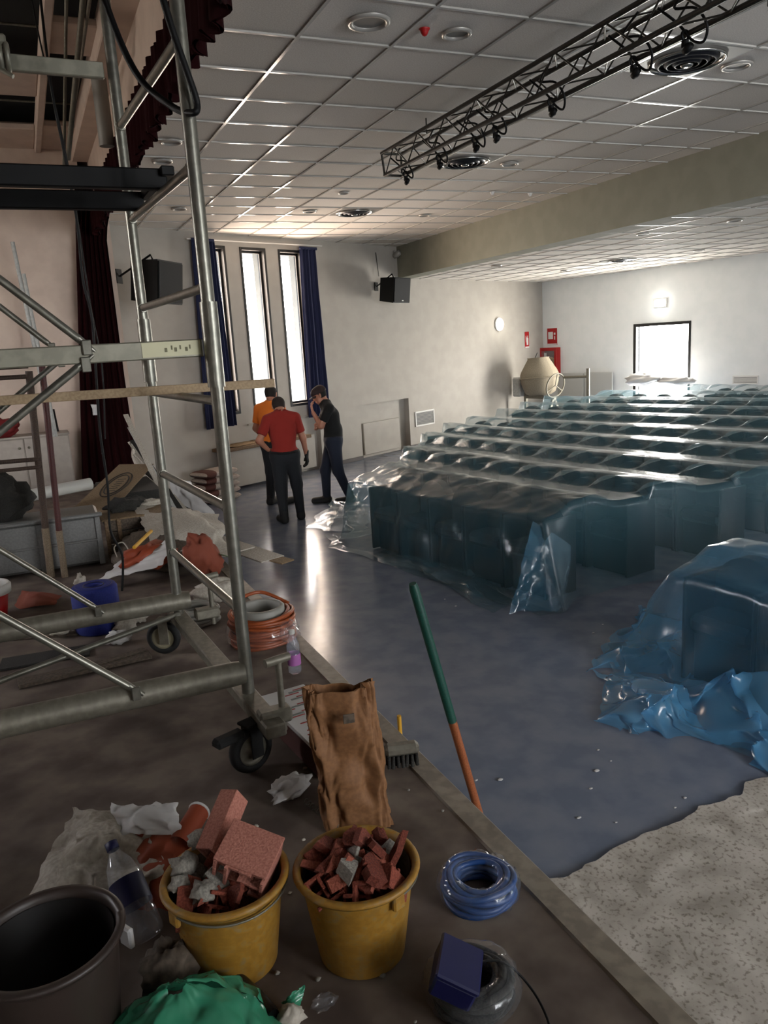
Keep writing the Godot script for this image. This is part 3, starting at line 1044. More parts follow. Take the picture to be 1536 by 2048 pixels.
func mixer() -> void:
	var o := thing("cement_mixer", "dusty beige cement mixer standing in the far corner behind the covered seats", "cement mixer", BW * Vector3(1.30, .0, 1.5))
	o.basis = BW.basis
	var st := S()
	var dx := Transform3D(Basis(Vector3(0, 0, 1), .06), Vector3(.05, 1.22, 0))
	lathe(st, dx, [Vector2(0, -.44), Vector2(.25, -.43), Vector2(.36, -.36), Vector2(.44, -.12), Vector2(.45, .06), Vector2(.42, .14), Vector2(.25, .42), Vector2(.26, .45), Vector2(.235, .45), Vector2(.22, .40), Vector2(.38, .12), Vector2(.36, -.2), Vector2(0, -.36)], 32)
	put("drum", st, M.cement, o)
	st = S()
	torus(st, dx * Transform3D(Basis(), Vector3(0, -.02, 0)), .452, .018, 36, 8)
	put("gear_ring", st, M.cement, o)
	st = S(false)
	box(st, Vector3(-.56, .98, .05), Vector3(.26, .46, .3), .03)
	put("motor_box", st, M.panel_grey, o)
	st = S()
	bar(st, Vector3(-.42, .1, 0), Vector3(-.42, 1.0, 0), .07, .07)
	bar(st, Vector3(-.45, .74, 0), Vector3(.55, .74, 0), .08, .08)
	bar(st, Vector3(.5, .1, .3), Vector3(.5, .75, 0), .06, .06)
	bar(st, Vector3(.5, .1, -.3), Vector3(.5, .75, 0), .06, .06)
	bar(st, Vector3(-.42, .06, -.4), Vector3(-.42, .06, .4), .06, .06)
	bar(st, Vector3(.5, .06, -.4), Vector3(.5, .06, .4), .06, .06)
	put("stand", st, M.steel_dull, o)
	st = S()
	var hw := Transform3D(Basis(Vector3(0, 0, 1), PI / 2 - .25), Vector3(.66, 1.03, .1))
	torus(st, hw, .28, .018, 36, 8)
	for k in 3:
		var a := TAU * k / 3.0
		tube(st, [hw.origin, hw * Vector3(.28 * cos(a), 0, .28 * sin(a))], .012, 6)
	put("tilting_wheel", st, M.steel_dull, o)
	st = S()
	tube(st, [Vector3(.75, 1.20, -.1), Vector3(1.46, 1.22, -.1)], .032, 10)
	tube(st, [Vector3(1.46, .2, -.1), Vector3(1.46, 1.40, -.1)], .038, 10)
	put("handle", st, M.steel_dull, o)

func materials_two() -> void:
	M.alu = mottled(31, [Color(.50, .485, .43), Color(.55, .535, .475)], [.3, .7], 1.5, .02, .42, true, .4)
	M.sticker = mat(Color(.78, .76, .62), .5)
	M.ink = mat(Color(.45, .43, .33), .7)
	M.hub = mat(Color(.50, .47, .38), .6)
	M.batten = mottled(32, [Color(.58, .49, .38), Color(.64, .55, .43)], [.3, .7], 6.0, .02, .75)
	M.rust = mottled(33, [Color(.20, .15, .12), Color(.30, .23, .18)], [.3, .7], 7.0, .03, .75)
	M.rust_red = mottled(34, [Color(.20, .06, .05), Color(.30, .10, .08)], [.3, .7], 7.0, .03, .6)
	M.cream_paint = mottled(35, [Color(.40, .34, .27), Color(.50, .44, .36)], [.3, .7], 6.0, .03, .7)
	M.velvet = mat(Color(.12, .022, .028), .95, 0.0, .2)
	M.velvet.rim_enabled = true
	M.velvet.rim = .06
	M.velvet.rim_tint = .6
	M.blue_cloth = mat(Color(.055, .09, .225), .9)
	M.blue_cloth.rim_enabled = true
	M.blue_cloth.rim = .3
	M.blue_cloth.backlight_enabled = true
	M.blue_cloth.backlight = Color(.05, .06, .12)
	M.grille_black = mat(Color(.028, .027, .027), .8)
	M.truss = mat(Color(.27, .26, .24), .35, .7)
	M.plate = mat(Color(.56, .545, .52), .5, .2)
	M.chrome = mat(Color(.70, .69, .67), .2, .9)
	M.fin = mat(Color(.20, .20, .22), .35, .6)
	M.lamp_rim = mat(Color(.68, .66, .63), .35, .3)
	M.lamp_glow = glow(Color(1, .98, .94), 1.6)
	M.red_gloss = mat(Color(.60, .06, .06), .3)
	M.red_dark = mat(Color(.25, .03, .03), .6)
	M.hose = mat(Color(.55, .42, .12), .7)
	M.panel_grey = mottled(36, [Color(.62, .62, .60), Color(.70, .70, .68)], [.3, .7], 2.0, .02, .7)
	M.panel_pale = mat(Color(.70, .70, .68), .7)
	M.grille_grey = mat(Color(.42, .42, .42), .8)
	M.cement = mottled(37, [Color(.46, .42, .35), Color(.54, .50, .43)], [.3, .7], 3.0, .03, .9)
# ---------- seats under blue film ----------
const ORD := ["first", "second", "third", "fourth", "fifth", "sixth", "seventh", "eighth", "ninth", "tenth", "eleventh", "twelfth", "thirteenth", "fourteenth", "fifteenth", "sixteenth", "seventeenth"]
const RC := [3.68, 4.75, 5.82, 6.95, 8.12, 9.42, 10.48, 11.52, 12.37, 13.18]
const RM := [.20, .17, .16, .20, .26, .29, .32, .34, .28, .22]
const RH := [.88, .88, .88, .88, .88, .90, .935, .97, 1.0, 1.04]
const ZL := [-8.15, -9.4, -10.55, -11.4, -12.0, -12.5, -13.0, -13.3, -13.0, -11.9]
const PH := [-5.62, -5.71, -5.63, -5.58, -5.55, -5.68, -5.62, -5.60, -5.65, -5.70]

func row_at(a: Array, r: float) -> float:
	var i := clampi(int(floor(r)), 0, a.size() - 2)
	return lerpf(a[i], a[i + 1], clampf(r - i, 0.0, 1.0)) if r < a.size() - 1 else a[-1]

func seat_proto() -> Node3D:
	var o := thing("auditorium_seat", "dark auditorium seat with a rounded back, covered by the blue plastic film", "seat", Vector3.ZERO, 0.0, "auditorium seats under the blue film")
	# faces -x; origin on the floor under its crest
	var st := S(false)
	var back := func(x: float, th: float) -> Array:
		var p := []
		for k in 13:
			var a := PI * k / 12.0
			p.append(Vector3(x, .58 + .235 * sin(a), -.235 * cos(a)))
		p.append(Vector3(x, .40, .225))
		p.append(Vector3(x, .40, -.225))
		return p
	var f: Array = back.call(-.16, 0.0)
	var b: Array = back.call(-.06, 0.0)
	poly(st, f, Vector3(-.1, .6, 0)); poly(st, b, Vector3(-.1, .6, 0))
	for k in f.size(): poly(st, [f[k], f[(k + 1) % f.size()], b[(k + 1) % f.size()], b[k]], Vector3(-.1, .6, 0))
	put("backrest", st, M.seat_cloth, o)
	st = S(false)
	box(st, Vector3(-.29, .40, 0), Vector3(.30, .13, .45), .04)
	put("seat_pad", st, M.seat_cloth, o)
	st = S(false)
	box(st, Vector3(-.24, .17, 0), Vector3(.26, .34, .44), .01)
	put("base", st, M.seat_cloth, o)
	for s in [-1.0, 1.0]:
		st = S(false)
		box(st, Vector3(-.25, .355, s * .24), Vector3(.40, .69, .028), .012)
		put("side_panel", st, M.seat_cloth, o)
	return o

func film_cover(called: String, label: String, rows: int, zr: float, zls: Array, opt: Dictionary) -> void:
	var o := thing(called, label, "plastic film", Vector3(RC[0], 0, zr))
	var xf := Transform3D(Basis(), -o.position)
	var spread_left: float = opt.get("left", .12)
	var spread_right: float = opt.get("right", .06)
	var spread_front: float = opt.get("front", .12)
	var ne: int = opt.cols
	var sag_k: float = opt.get("sag", .095)
	# heights over the rows: crest lines with rounded seat backs pressing up
	var top := func(r: float, z: float) -> float:
		var k := int(ceil(r))
		var f := r - (k - 1)
		if r <= 0.0:
			# the seats of the first row: from their crest down to the arm rests
			var q := clampf(-r / .47, 0.0, 1.0)
			return RH[0] - .16 * pow(q, 1.3) + .03 * noise.get_noise_2d(z * 190.0, q * 160.0)
		if r >= rows - 1: return RH[rows - 1] - .02
		var h0 := row_at(RH, k - 1)
		var h1 := row_at(RH, k)
		var y := lerpf(h0, h1, f) - sag_k * smoothstep(0.0, .30, f) * (1.0 - smoothstep(.62, 1.0, f))
		var a := fposmod(z - PH[k] + .255, .51) - .255
		if absf(a) < .222:
			var arc := h1 + .03 - .17 * (1.0 - sqrt(1.0 - pow(a / .222, 2.0))) - maxf(0.0, f - .72) * .12
			var face := h1 - .22 + (f - .60) / .10 * .26
			y = maxf(y, minf(arc, face))
		return y
	var crumple := func(x: float, z: float) -> float:
		var n := 1.0 - absf(noise.get_noise_2d(x * 95.0 + 40.0, z * 60.0)) * 3.2
		var n2 := 1.0 - absf(noise.get_noise_2d(x * 210.0, z * 170.0 + 77.0)) * 3.0
		return maxf(n, 0.0) * .028 + maxf(n2, 0.0) * .012
	var surf := func(r: float, t: float) -> Vector3:
		var tc := clampf(t, 0.0, 1.0)
		var rr := maxf(r, -.47)
		var zl := row_at(zls, maxf(rr, 0.0))
		var z := lerpf(zl, zr, tc)
		var x: float = row_at(RC, maxf(rr, 0.0)) + (row_at(RM, maxf(rr, 0.0)) * (z + 8.0) if not opt.has("dx") else opt.dx + .12 * (z + 3.6))
		if rr < 0.0: x += rr * 1.06
		var y: float = top.call(rr, z)
		var wild := clampf(1.15 - maxf(rr, 0.0) * .22 - tc * 1.5, .05, 1.0)
		if opt.get("smooth", false): wild = .6
		y += (crumple.call(x, z) - .012) * wild
		# front skirt down to the floor, then out over it
		if r < -.47:
			var s := clampf((-.47 - r) / .8, 0.0, 1.0)
			var fl := clampf((-1.27 - r) / .5, 0.0, 1.0)
			y = maxf(y * (1.0 - s), .012 + .03 * maxf(0.0, noise.get_noise_2d(x * 200.0, z * 160.0 + r * 300.0)))
			x -= (crumple.call(z * 1.2, y * 1.3 + 3.0) - .02) * 1.3 * sin(PI * s)
			x -= spread_front * s + fl * (spread_front * 1.6 * clampf(1.0 + t * 10.0, .1, 1.0) + .10 * noise.get_noise_2d(z * 70.0, 5.0)) + .035 * s * sin(z * 11.0 + 2.0 * sin(z * 3.7)) * (1.0 - fl)
		if t < 0.0:
			var s := clampf(-t / .10, 0.0, 1.0)
			var fl := clampf((-t - .10) / .06, 0.0, 1.0)
			y = maxf(y * (1.0 - pow(s, 1.15)), .014 + .05 * maxf(0.0, noise.get_noise_2d(x * 160.0, t * 900.0 + z * 100.0)))
			z -= spread_left * s * (1.0 + .5 * noise.get_noise_2d(x * 80.0, 9.0)) + fl * (opt.get("pool", .1) * (1.2 - clampf(rr * .3, 0.0, 1.0)) + .08 * noise.get_noise_2d(x * 90.0, 31.0)) + .03 * s * sin(x * 13.0) - (crumple.call(x * 1.3, y * 1.4 + z) - .02) * 1.6 * sin(PI * minf(s, 1.0))
		elif t > 1.0:
			var s := clampf((t - 1.0) / .10, 0.0, 1.0)
			y = maxf(y * (1.0 - s), .012)
			z += spread_right * s + .022 * s * sin(x * 9.0 + 2.0 * sin(x * 3.1)) + (.45 * s * pow(clampf((-rr) / .47, 0.0, 1.0), 2.0) * opt.get("flare", 0.0))
		return Vector3(x, y, z)
	var rs := []
	for k in 8: rs.append(lerpf(-1.77, -1.27, k / 8.0))
	for k in 14: rs.append(lerpf(-1.27, -.47, k / 14.0))
	for k in 10: rs.append(lerpf(-.47, 0.0, k / 10.0))
	for k in rows - 1:
		for f in [0.0, .06, .14, .24, .34, .44, .54, .60, .63, .66, .69, .72, .75, .80, .86, .93]: rs.append(k + f)
	rs.append(rows - 1.0)
	var ts := []
	for k in 6: ts.append(lerpf(-.16, -.10, k / 6.0))
	for k in 10: ts.append(lerpf(-.10, 0.0, k / 10.0))
	for k in ne: ts.append(float(k) / ne)
	for k in 12: ts.append(lerpf(1.0, 1.10, k / 11.0))
	var st := S()
	grid(st, func(u, v): return surf.call(rs[roundi(u * (rs.size() - 1))], ts[roundi(v * (ts.size() - 1))]), rs.size() - 1, ts.size() - 1)
	put("sheet", st, opt.get("film", M.film), o, xf)
	if opt.has("extra"): opt.extra.call(o, xf)

# loose film on the floor: a crumpled pillow between four corners
func film_fold(o: Node3D, xf: Transform3D, c: Array, h: float, seed_at: float, m: Material, n := 44) -> void:
	var st := S()
	var f := func(u: float, v: float) -> Vector3:
		var p: Vector3 = (c[0] as Vector3).lerp(c[1], u).lerp((c[3] as Vector3).lerp(c[2], u), v)
		var e := minf(minf(u, 1.0 - u), minf(v, 1.0 - v))
		var k := smoothstep(0.0, .28, e)
		var r1 := 1.0 - absf(noise.get_noise_2d(p.x * 62.0 + seed_at * 99.0, p.z * 62.0)) * 3.6
		var r2 := 1.0 - absf(noise.get_noise_2d(p.x * 150.0, p.z * 150.0 + seed_at * 71.0)) * 3.2
		var wob := Vector3(noise.get_noise_2d(u * 260.0, seed_at * 40 + v * 200.0), 0, noise.get_noise_2d(v * 240.0, seed_at * 60 + u * 210.0)) * .14
		return p + wob + Vector3(0, .012 + h * k * (.45 + .55 * maxf(r1, -.4)) + .03 * k * maxf(r2, 0.0), 0)
	grid(st, f, n, n)
	put("film_fold", st, m, o, xf)

func seats() -> void:
	M.seat_cloth = mat(Color(.035, .04, .055), .9)
	M.film = clear(Color(.30, .48, .54), .20, .25, .45)
	M.film.backlight_enabled = true
	M.film.backlight = Color(.16, .24, .25)
	M.film_blue = clear(Color(.36, .61, .76), .46, .2, .55)
	M.film_two = clear(Color(.27, .50, .63), .30, .22, .45)
	M.film_flap = clear(Color(.30, .56, .70), .26, .18, .6)
	M.film_blue.backlight_enabled = true
	M.film_blue.backlight = Color(.22, .38, .52)
	var proto := seat_proto()
	var first := true
	for k in 10:
		var z: float = PH[k]
		var n_in_row := 0
		while z > ZL[k] + .2:
			var s: Node3D = proto if first else dup(proto, "auditorium_seat")
			first = false
			s.set_meta("label", "covered dark seat under the blue film, %s row, %s from the aisle" % [ORD[k], ORD[n_in_row]])
			n_in_row += 1
			var hh: float = RH[k] - .88
			s.position = Vector3(RC[k] + RM[k] * (z + 8.0), hh, z)
			s.rotation.y = atan(RM[k])
			z -= .51
	# second block across the aisle
	for k in 3:
		for j in 9:
			var z := -3.36 + .51 * j
			var s := dup(proto, "auditorium_seat")
			s.set_meta("label", "covered dark seat in the right-hand block, %s row, %s from the aisle" % [ORD[k], ORD[j]])
			s.position = Vector3(RC[k] + .34 + .12 * (z + 3.6), 0, z)
			s.rotation.y = atan(.12)
	var corner := func(o: Node3D, xf: Transform3D) -> void:
		# the flap of film pulled out at the corner by the aisle
		var st := S()
		var A := Vector3(3.72, .70, -5.38)
		var B := Vector3(4.05, .45, -5.30)
		var C := Vector3(3.34, .02, -5.22)
		var D := Vector3(3.80, .02, -5.02)
		var f := func(u: float, v: float) -> Vector3:
			var p := A.lerp(B, u).lerp(C.lerp(D, u), v)
			return p + Vector3(0, .0, .05 * sin(u * 9.0 + v * 2.0) * v + .05 * sin(PI * u)) + Vector3(.02, .03, .03) * noise.get_noise_2d(u * 300.0, v * 420.0) * v
		grid(st, f, 28, 34)
		put("corner_flap", st, M.film_flap, o, xf)
		film_fold(o, xf, [Vector3(3.0, 0, -9.2), Vector3(3.45, 0, -8.5), Vector3(4.3, 0, -10.5), Vector3(3.95, 0, -10.9)], .04, 3.0, M.film)
		film_fold(o, xf, [Vector3(3.95, 0, -10.2), Vector3(4.35, 0, -9.6), Vector3(4.9, 0, -11.2), Vector3(4.5, 0, -11.7)], .22, 5.0, M.film_flap)
		film_fold(o, xf, [Vector3(3.15, 0, -7.6), Vector3(3.5, 0, -7.6), Vector3(3.7, 0, -5.4), Vector3(3.3, 0, -5.35)], .05, 4.0, M.film)
	film_cover("film_cover", "large sheet of bluish clear plastic film draped over the rows of seats", 10, -5.26, ZL, {"cols": 150, "left": .22, "right": .05, "front": .10, "pool": .25, "flare": .5, "extra": corner})
	var zl2 := []
	for k in 10: zl2.append(-3.60)
	var folds := func(o: Node3D, xf: Transform3D) -> void:
		film_fold(o, xf, [Vector3(3.20, 0, -3.98), Vector3(3.55, 0, -3.45), Vector3(3.25, 0, -2.85), Vector3(2.72, 0, -3.20)], .14, 1.0, M.film_blue)
		film_fold(o, xf, [Vector3(3.42, 0, -3.62), Vector3(3.9, 0, -3.1), Vector3(3.55, 0, -2.1), Vector3(3.08, 0, -2.5)], .28, 2.0, M.film_blue)
		film_fold(o, xf, [Vector3(4.25, 0, -4.70), Vector3(4.4, 0, -4.0), Vector3(3.6, 0, -3.5), Vector3(3.2, 0, -3.95)], .12, 6.0, M.film_blue)
	film_cover("film_cover", "bluish plastic film with loose folds over the seats at the right edge of the photo", 3, 1.4, zl2, {"cols": 90, "left": .42, "right": .05, "front": .16, "pool": .02, "smooth": true, "film": M.film_two, "dx": .34, "extra": folds})

# ---------- people: bones -> distance field -> surface nets ----------
# bones: [from, to, radius there, radius here]
func field_mesh(st: SurfaceTool, bones: Array, cell: float, blend: float, inflate := 0.0, clip = null, xf := Transform3D()) -> void:
	var lo := Vector3(1e9, 1e9, 1e9)
	var hi := -lo
	for b in bones:
		var r: float = maxf(b[2], b[3]) + inflate + blend * .5 + 2.0 * cell
		for e in [b[0], b[1]]:
			lo = lo.min(e - Vector3(r, r, r))
			hi = hi.max(e + Vector3(r, r, r))
	var nx := int((hi.x - lo.x) / cell) + 2
	var ny := int((hi.y - lo.y) / cell) + 2
	var nzz := int((hi.z - lo.z) / cell) + 2
	var g := PackedFloat32Array()
	g.resize(nx * ny * nzz)
	g.fill(1.0)
	for b in bones:
		var a: Vector3 = b[0]
		var ab: Vector3 = b[1] - b[0]
		var ra: float = b[2] + inflate
		var rb: float = b[3] + inflate
		var len2 := maxf(ab.length_squared(), 1e-9)
		var m := maxf(ra, rb) + blend + 2.0 * cell
		var bl: Vector3 = ((b[0] as Vector3).min(b[1]) - Vector3(m, m, m) - lo) / cell
		var bh: Vector3 = ((b[0] as Vector3).max(b[1]) + Vector3(m, m, m) - lo) / cell
		for i in range(maxi(0, int(bl.x)), mini(nx, int(bh.x) + 1)):
			for j in range(maxi(0, int(bl.y)), mini(ny, int(bh.y) + 1)):
				var at := (i * ny + j) * nzz
				for k in range(maxi(0, int(bl.z)), mini(nzz, int(bh.z) + 1)):
					var p := lo + Vector3(i, j, k) * cell - a
					var t := clampf(p.dot(ab) / len2, 0.0, 1.0)
					var d := (p - ab * t).length() - lerpf(ra, rb, t)
					var c := g[at + k]
					var h := maxf(blend - absf(c - d), 0.0) / blend
					g[at + k] = minf(c, d) - h * h * blend * .25
	if clip != null:
		for i in nx:
			for j in ny:
				var at := (i * ny + j) * nzz
				for k in nzz:
					if g[at + k] < cell * 3.0:
						g[at + k] = maxf(g[at + k], clip.call(lo + Vector3(i, j, k) * cell))
	var made := {}
	var point := func(i: int, j: int, k: int) -> Vector3:
		var key := (i * ny + j) * nzz + k
		if made.has(key): return made[key]
		var sum := Vector3.ZERO
		var n := 0
		for e in [[0, 0, 0, 1, 0, 0], [0, 1, 0, 1, 1, 0], [0, 0, 1, 1, 0, 1], [0, 1, 1, 1, 1, 1], [0, 0, 0, 0, 1, 0], [1, 0, 0, 1, 1, 0], [0, 0, 1, 0, 1, 1], [1, 0, 1, 1, 1, 1], [0, 0, 0, 0, 0, 1], [1, 0, 0, 1, 0, 1], [0, 1, 0, 0, 1, 1], [1, 1, 0, 1, 1, 1]]:
			var u := g[((i + e[0]) * ny + j + e[1]) * nzz + k + e[2]]
			var v := g[((i + e[3]) * ny + j + e[4]) * nzz + k + e[5]]
			if (u < 0.0) != (v < 0.0):
				sum += Vector3(e[0], e[1], e[2]).lerp(Vector3(e[3], e[4], e[5]), u / (u - v))
				n += 1
		var r: Vector3 = xf * (lo + (Vector3(i, j, k) + sum / maxi(n, 1)) * cell)
		made[key] = r
		return r
	for i in range(1, nx - 1):
		for j in range(1, ny - 1):
			var at := (i * ny + j) * nzz
			for k in range(1, nzz - 1):
				var s := g[at + k] < 0.0
				if s != (g[at + k + ny * nzz] < 0.0):
					var q := [point.call(i, j - 1, k - 1), point.call(i, j, k - 1), point.call(i, j, k), point.call(i, j - 1, k)]
					if s: quad(st, q[0], q[1], q[2], q[3])
					else: quad(st, q[3], q[2], q[1], q[0])
				if s != (g[at + k + nzz] < 0.0):
					var q := [point.call(i - 1, j, k - 1), point.call(i - 1, j, k), point.call(i, j, k), point.call(i, j, k - 1)]
					if s: quad(st, q[0], q[1], q[2], q[3])
					else: quad(st, q[3], q[2], q[1], q[0])
				if s != (g[at + k + 1] < 0.0):
					var q := [point.call(i - 1, j - 1, k), point.call(i, j - 1, k), point.call(i, j, k), point.call(i - 1, j, k)]
					if s: quad(st, q[0], q[1], q[2], q[3])
					else: quad(st, q[3], q[2], q[1], q[0])

# a hand: wrist w, direction of the fingers d, palm side n; curl 0 flat .. 1 fist; left or right by the thumb's side t
func hand_bones(w: Vector3, d: Vector3, n: Vector3, t: Vector3, curl: float) -> Array:
	var out := []
	var kn := w + d * .085
	for k in 4:
		var s := (k - 1.5) * .021
		out.append([w + d * .02 - t * s * .5, kn - t * s, .016, .0125])
		var dd := (d + n * curl * .6).normalized()
		var d2 := (d + n * curl * 1.8).normalized()
		var d3 := (d * (1.0 - curl * .8) + n * curl * 2.2).normalized()
		var L: float = [.040, .045, .042, .032][k]
		var p0 := kn - t * s
		var p1 := p0 + dd * L
		var p2 := p1 + d2 * L * .65
		out.append([p0, p1, .0098, .0088])
		out.append([p1, p2, .0088, .008])
		out.append([p2, p2 + d3 * L * .5, .008, .007])
	var th := w + d * .03 + t * .022
	var t1 := th + (d * .75 + t * .65 + n * .2).normalized() * .042
	out.append([w + d * .015 + t * .01, th, .016, .013])
	out.append([th, t1, .012, .0105])
	out.append([t1, t1 + (d + n * curl * .8 + t * .15).normalized() * .032, .010, .0085])
	return out

func head_bones(c: Vector3, b: Basis) -> Array:
	# c: centre of the head; b.z looks ahead, b.y up
	var P := func(x: float, y: float, z: float) -> Vector3: return c + b * Vector3(x, y, z)
	return [[P.call(0, .035, -.025), P.call(0, .03, .02), .082, .076], [P.call(0, -.02, -.02), P.call(0, -.02, .025), .07, .064],
		[P.call(-.02, -.065, .03), P.call(.02, -.065, .03), .05, .05], [P.call(-.012, -.092, .062), P.call(.012, -.092, .062), .024, .024],
		[P.call(0, .012, .086), P.call(0, -.028, .106), .010, .014], [P.call(-.014, -.032, .094), P.call(.014, -.032, .094), .009, .009],
		[P.call(-.035, .022, .082), P.call(.035, .022, .082), .011, .011], [P.call(-.02, -.060, .086), P.call(.02, -.060, .086), .010, .010], [P.call(-.018, -.073, .084), P.call(.018, -.073, .084), .010, .010],
		[P.call(-.079, .012, -.005), P.call(-.083, -.025, 0), .014, .009], [P.call(.079, .012, -.005), P.call(.083, -.025, 0), .014, .009]]

func person(at: Vector3, facing: Vector3, label: String, J: Dictionary, look: Dictionary) -> void:
	var o := thing("person", label, "person", at, atan2(facing.x, facing.z))
	var s: float = look.get("scale", 1.0)
	o.scale = Vector3.ONE * s
	var torso := [[J.hipL, J.hipR, .105, .105], [J.pelvis, J.waist, .125, .118], [J.waist + Vector3(.045, 0, 0), J.chest + Vector3(.075, 0, 0), .098, .112], [J.waist - Vector3(.045, 0, 0), J.chest - Vector3(.075, 0, 0), .098, .112],
		[J.chest, J.neck, .105, .065], [J.shL, J.neck, .062, .055], [J.shR, J.neck, .062, .055]]
	var arms := [[J.shL, J.elL, .056, .043], [J.elL, J.wrL, .043, .029], [J.shR, J.elR, .056, .043], [J.elR, J.wrR, .043, .029]]
	var legs := [[J.hipL, J.knL, .095, .062], [J.knL, J.anL, .060, .042], [J.hipR, J.knR, .095, .062], [J.knR, J.anR, .060, .042]]
	var feet := [[J.anL, J.anL + Vector3(0, -.04, 0), .042, .038], [J.anL + Vector3(0, -.05, 0), J.toeL, .034, .030], [J.anR, J.anR + Vector3(0, -.04, 0), .042, .038], [J.anR + Vector3(0, -.05, 0), J.toeR, .034, .030]]
	var hb := Basis.from_euler(J.head_turn)
	var hc: Vector3 = J.head
	var neck := [[J.neck, hc + hb * Vector3(0, -.06, -.02), .056, .054]]
	var st := S()
	field_mesh(st, torso + arms + legs + feet + neck, .018, .035)
	field_mesh(st, head_bones(hc, hb) + [[J.neck + Vector3(0, .03, 0), hc + hb * Vector3(0, -.06, -.02), .052, .054]], .0065, .018)
	field_mesh(st, hand_bones(J.wrL, J.handL[0], J.handL[1], J.handL[2], J.handL[3]), .0045, .006)
	field_mesh(st, hand_bones(J.wrR, J.handR[0], J.handR[1], J.handR[2], J.handR[3]), .0045, .006)
	put("body", st, M.skin, o)
	# eyes
	for e in [-1.0, 1.0]:
		st = S()
		lump(st, hc + hb * Vector3(e * .031, .006, .079), Vector3(.022, .016, .014), 0.0, 1.0, 0.0, 10, 8)
		put("eye", st, M.white, o)
	# shirt: torso and upper arms
	var hem: float = look.get("hem", .93)
	var cutL: Vector3 = J.shL.lerp(J.elL, .72)
	var dirL: Vector3 = (J.elL - J.shL).normalized()
	var cutR: Vector3 = J.shR.lerp(J.elR, .72)
	var dirR: Vector3 = (J.elR - J.shR).normalized()
	st = S()
	var nk: Vector3 = J.neck + Vector3(0, .035, 0)
	field_mesh(st, torso, .016, .04, .016, func(p): return maxf(hem - p.y + .012 * sin(p.x * 40.0), .062 - (p - nk).length()))
	field_mesh(st, [arms[0], [J.shL, J.neck, .05, .04]], .014, .03, .018, func(p): return (p - cutL).dot(dirL))
	field_mesh(st, [arms[2], [J.shR, J.neck, .05, .04]], .014, .03, .018, func(p): return (p - cutR).dot(dirR))
	put("shirt", st, look.shirt, o)
	st = S()
	field_mesh(st, [[J.hipL, J.hipR, .105, .105], [J.pelvis, J.waist, .122, .112]] + legs, .016, .04, .017, func(p): return maxf(p.y - hem - .035, .055 - p.y))
	put("trousers", st, look.trousers, o)
	if look.has("belt"):
		st = S()
		field_mesh(st, [[J.pelvis, J.waist, .125, .118], [J.hipL, J.hipR, .105, .105]], .014, .04, .024, func(p): return absf(p.y - hem - .005) - .02)
		put("belt", st, M.black, o)
	st = S()
	for f in [[J.anL, J.toeL], [J.anR, J.toeR]]:
		var a: Vector3 = f[0]
		var t: Vector3 = f[1]
		field_mesh(st, [[a + Vector3(0, .05, 0), a + Vector3(0, -.03, 0), .05, .05], [a + Vector3(0, -.035, -.02), t, .045, .042], [a + Vector3(0, -.055, -.03), t + Vector3(0, -.005, 0), .04, .038]], .012, .03, .006, func(p): return .006 - p.y)
	put("shoes", st, look.shoes, o)
	# hair: a shell over the skull, cut to the hairline
	st = S()
	var hib := hb.inverse()
	var line: float = look.get("hairline", .0)
	field_mesh(st, [[hc + hb * Vector3(0, .035, -.025), hc + hb * Vector3(0, .03, .02), .082, .076], [hc + hb * Vector3(0, -.02, -.02), hc + hb * Vector3(0, -.02, .005), .072, .062]], .0075, .02, look.get("hair_thick", .006), func(p):
		var q: Vector3 = hib * (p - hc)
		return maxf(-.045 - q.y + maxf(0.0, q.z + .005) * 2.4 + line, q.z - .075))
	put("hair", st, look.hair, o)
	if look.has("cap"):
		st = S()
		field_mesh(st, [[hc + hb * Vector3(0, .04, -.025), hc + hb * Vector3(0, .035, .02), .085, .08]], .009, .02, .013, func(p): return .028 - (hib * (p - hc)).y)
		var brim := func(u: float, v: float) -> Vector3:
			var a := lerpf(-1.15, 1.15, u)
			var r := lerpf(.085, .165, v)
			return hc + hb * Vector3(sin(a) * r * .62, .032 - .02 * v - .012 * cos(a * 1.4) * v * 0.0 - .014 * a * a * v, cos(a) * r)
		grid(st, brim, 14, 4)
		grid(st, func(u, v): return brim.call(1.0 - u, v) - Vector3(0, .004, 0), 14, 4)
		put("cap", st, look.cap, o)
	if look.has("glove"):
		st = S()
		field_mesh(st, hand_bones(J.wrR, J.handR[0], J.handR[1], J.handR[2], J.handR[3]) + [[J.wrR - J.handR[0] * .05, J.wrR + J.handR[0] * .02, .032, .022]], .005, .006, .004)
		put("glove", st, look.glove, o)

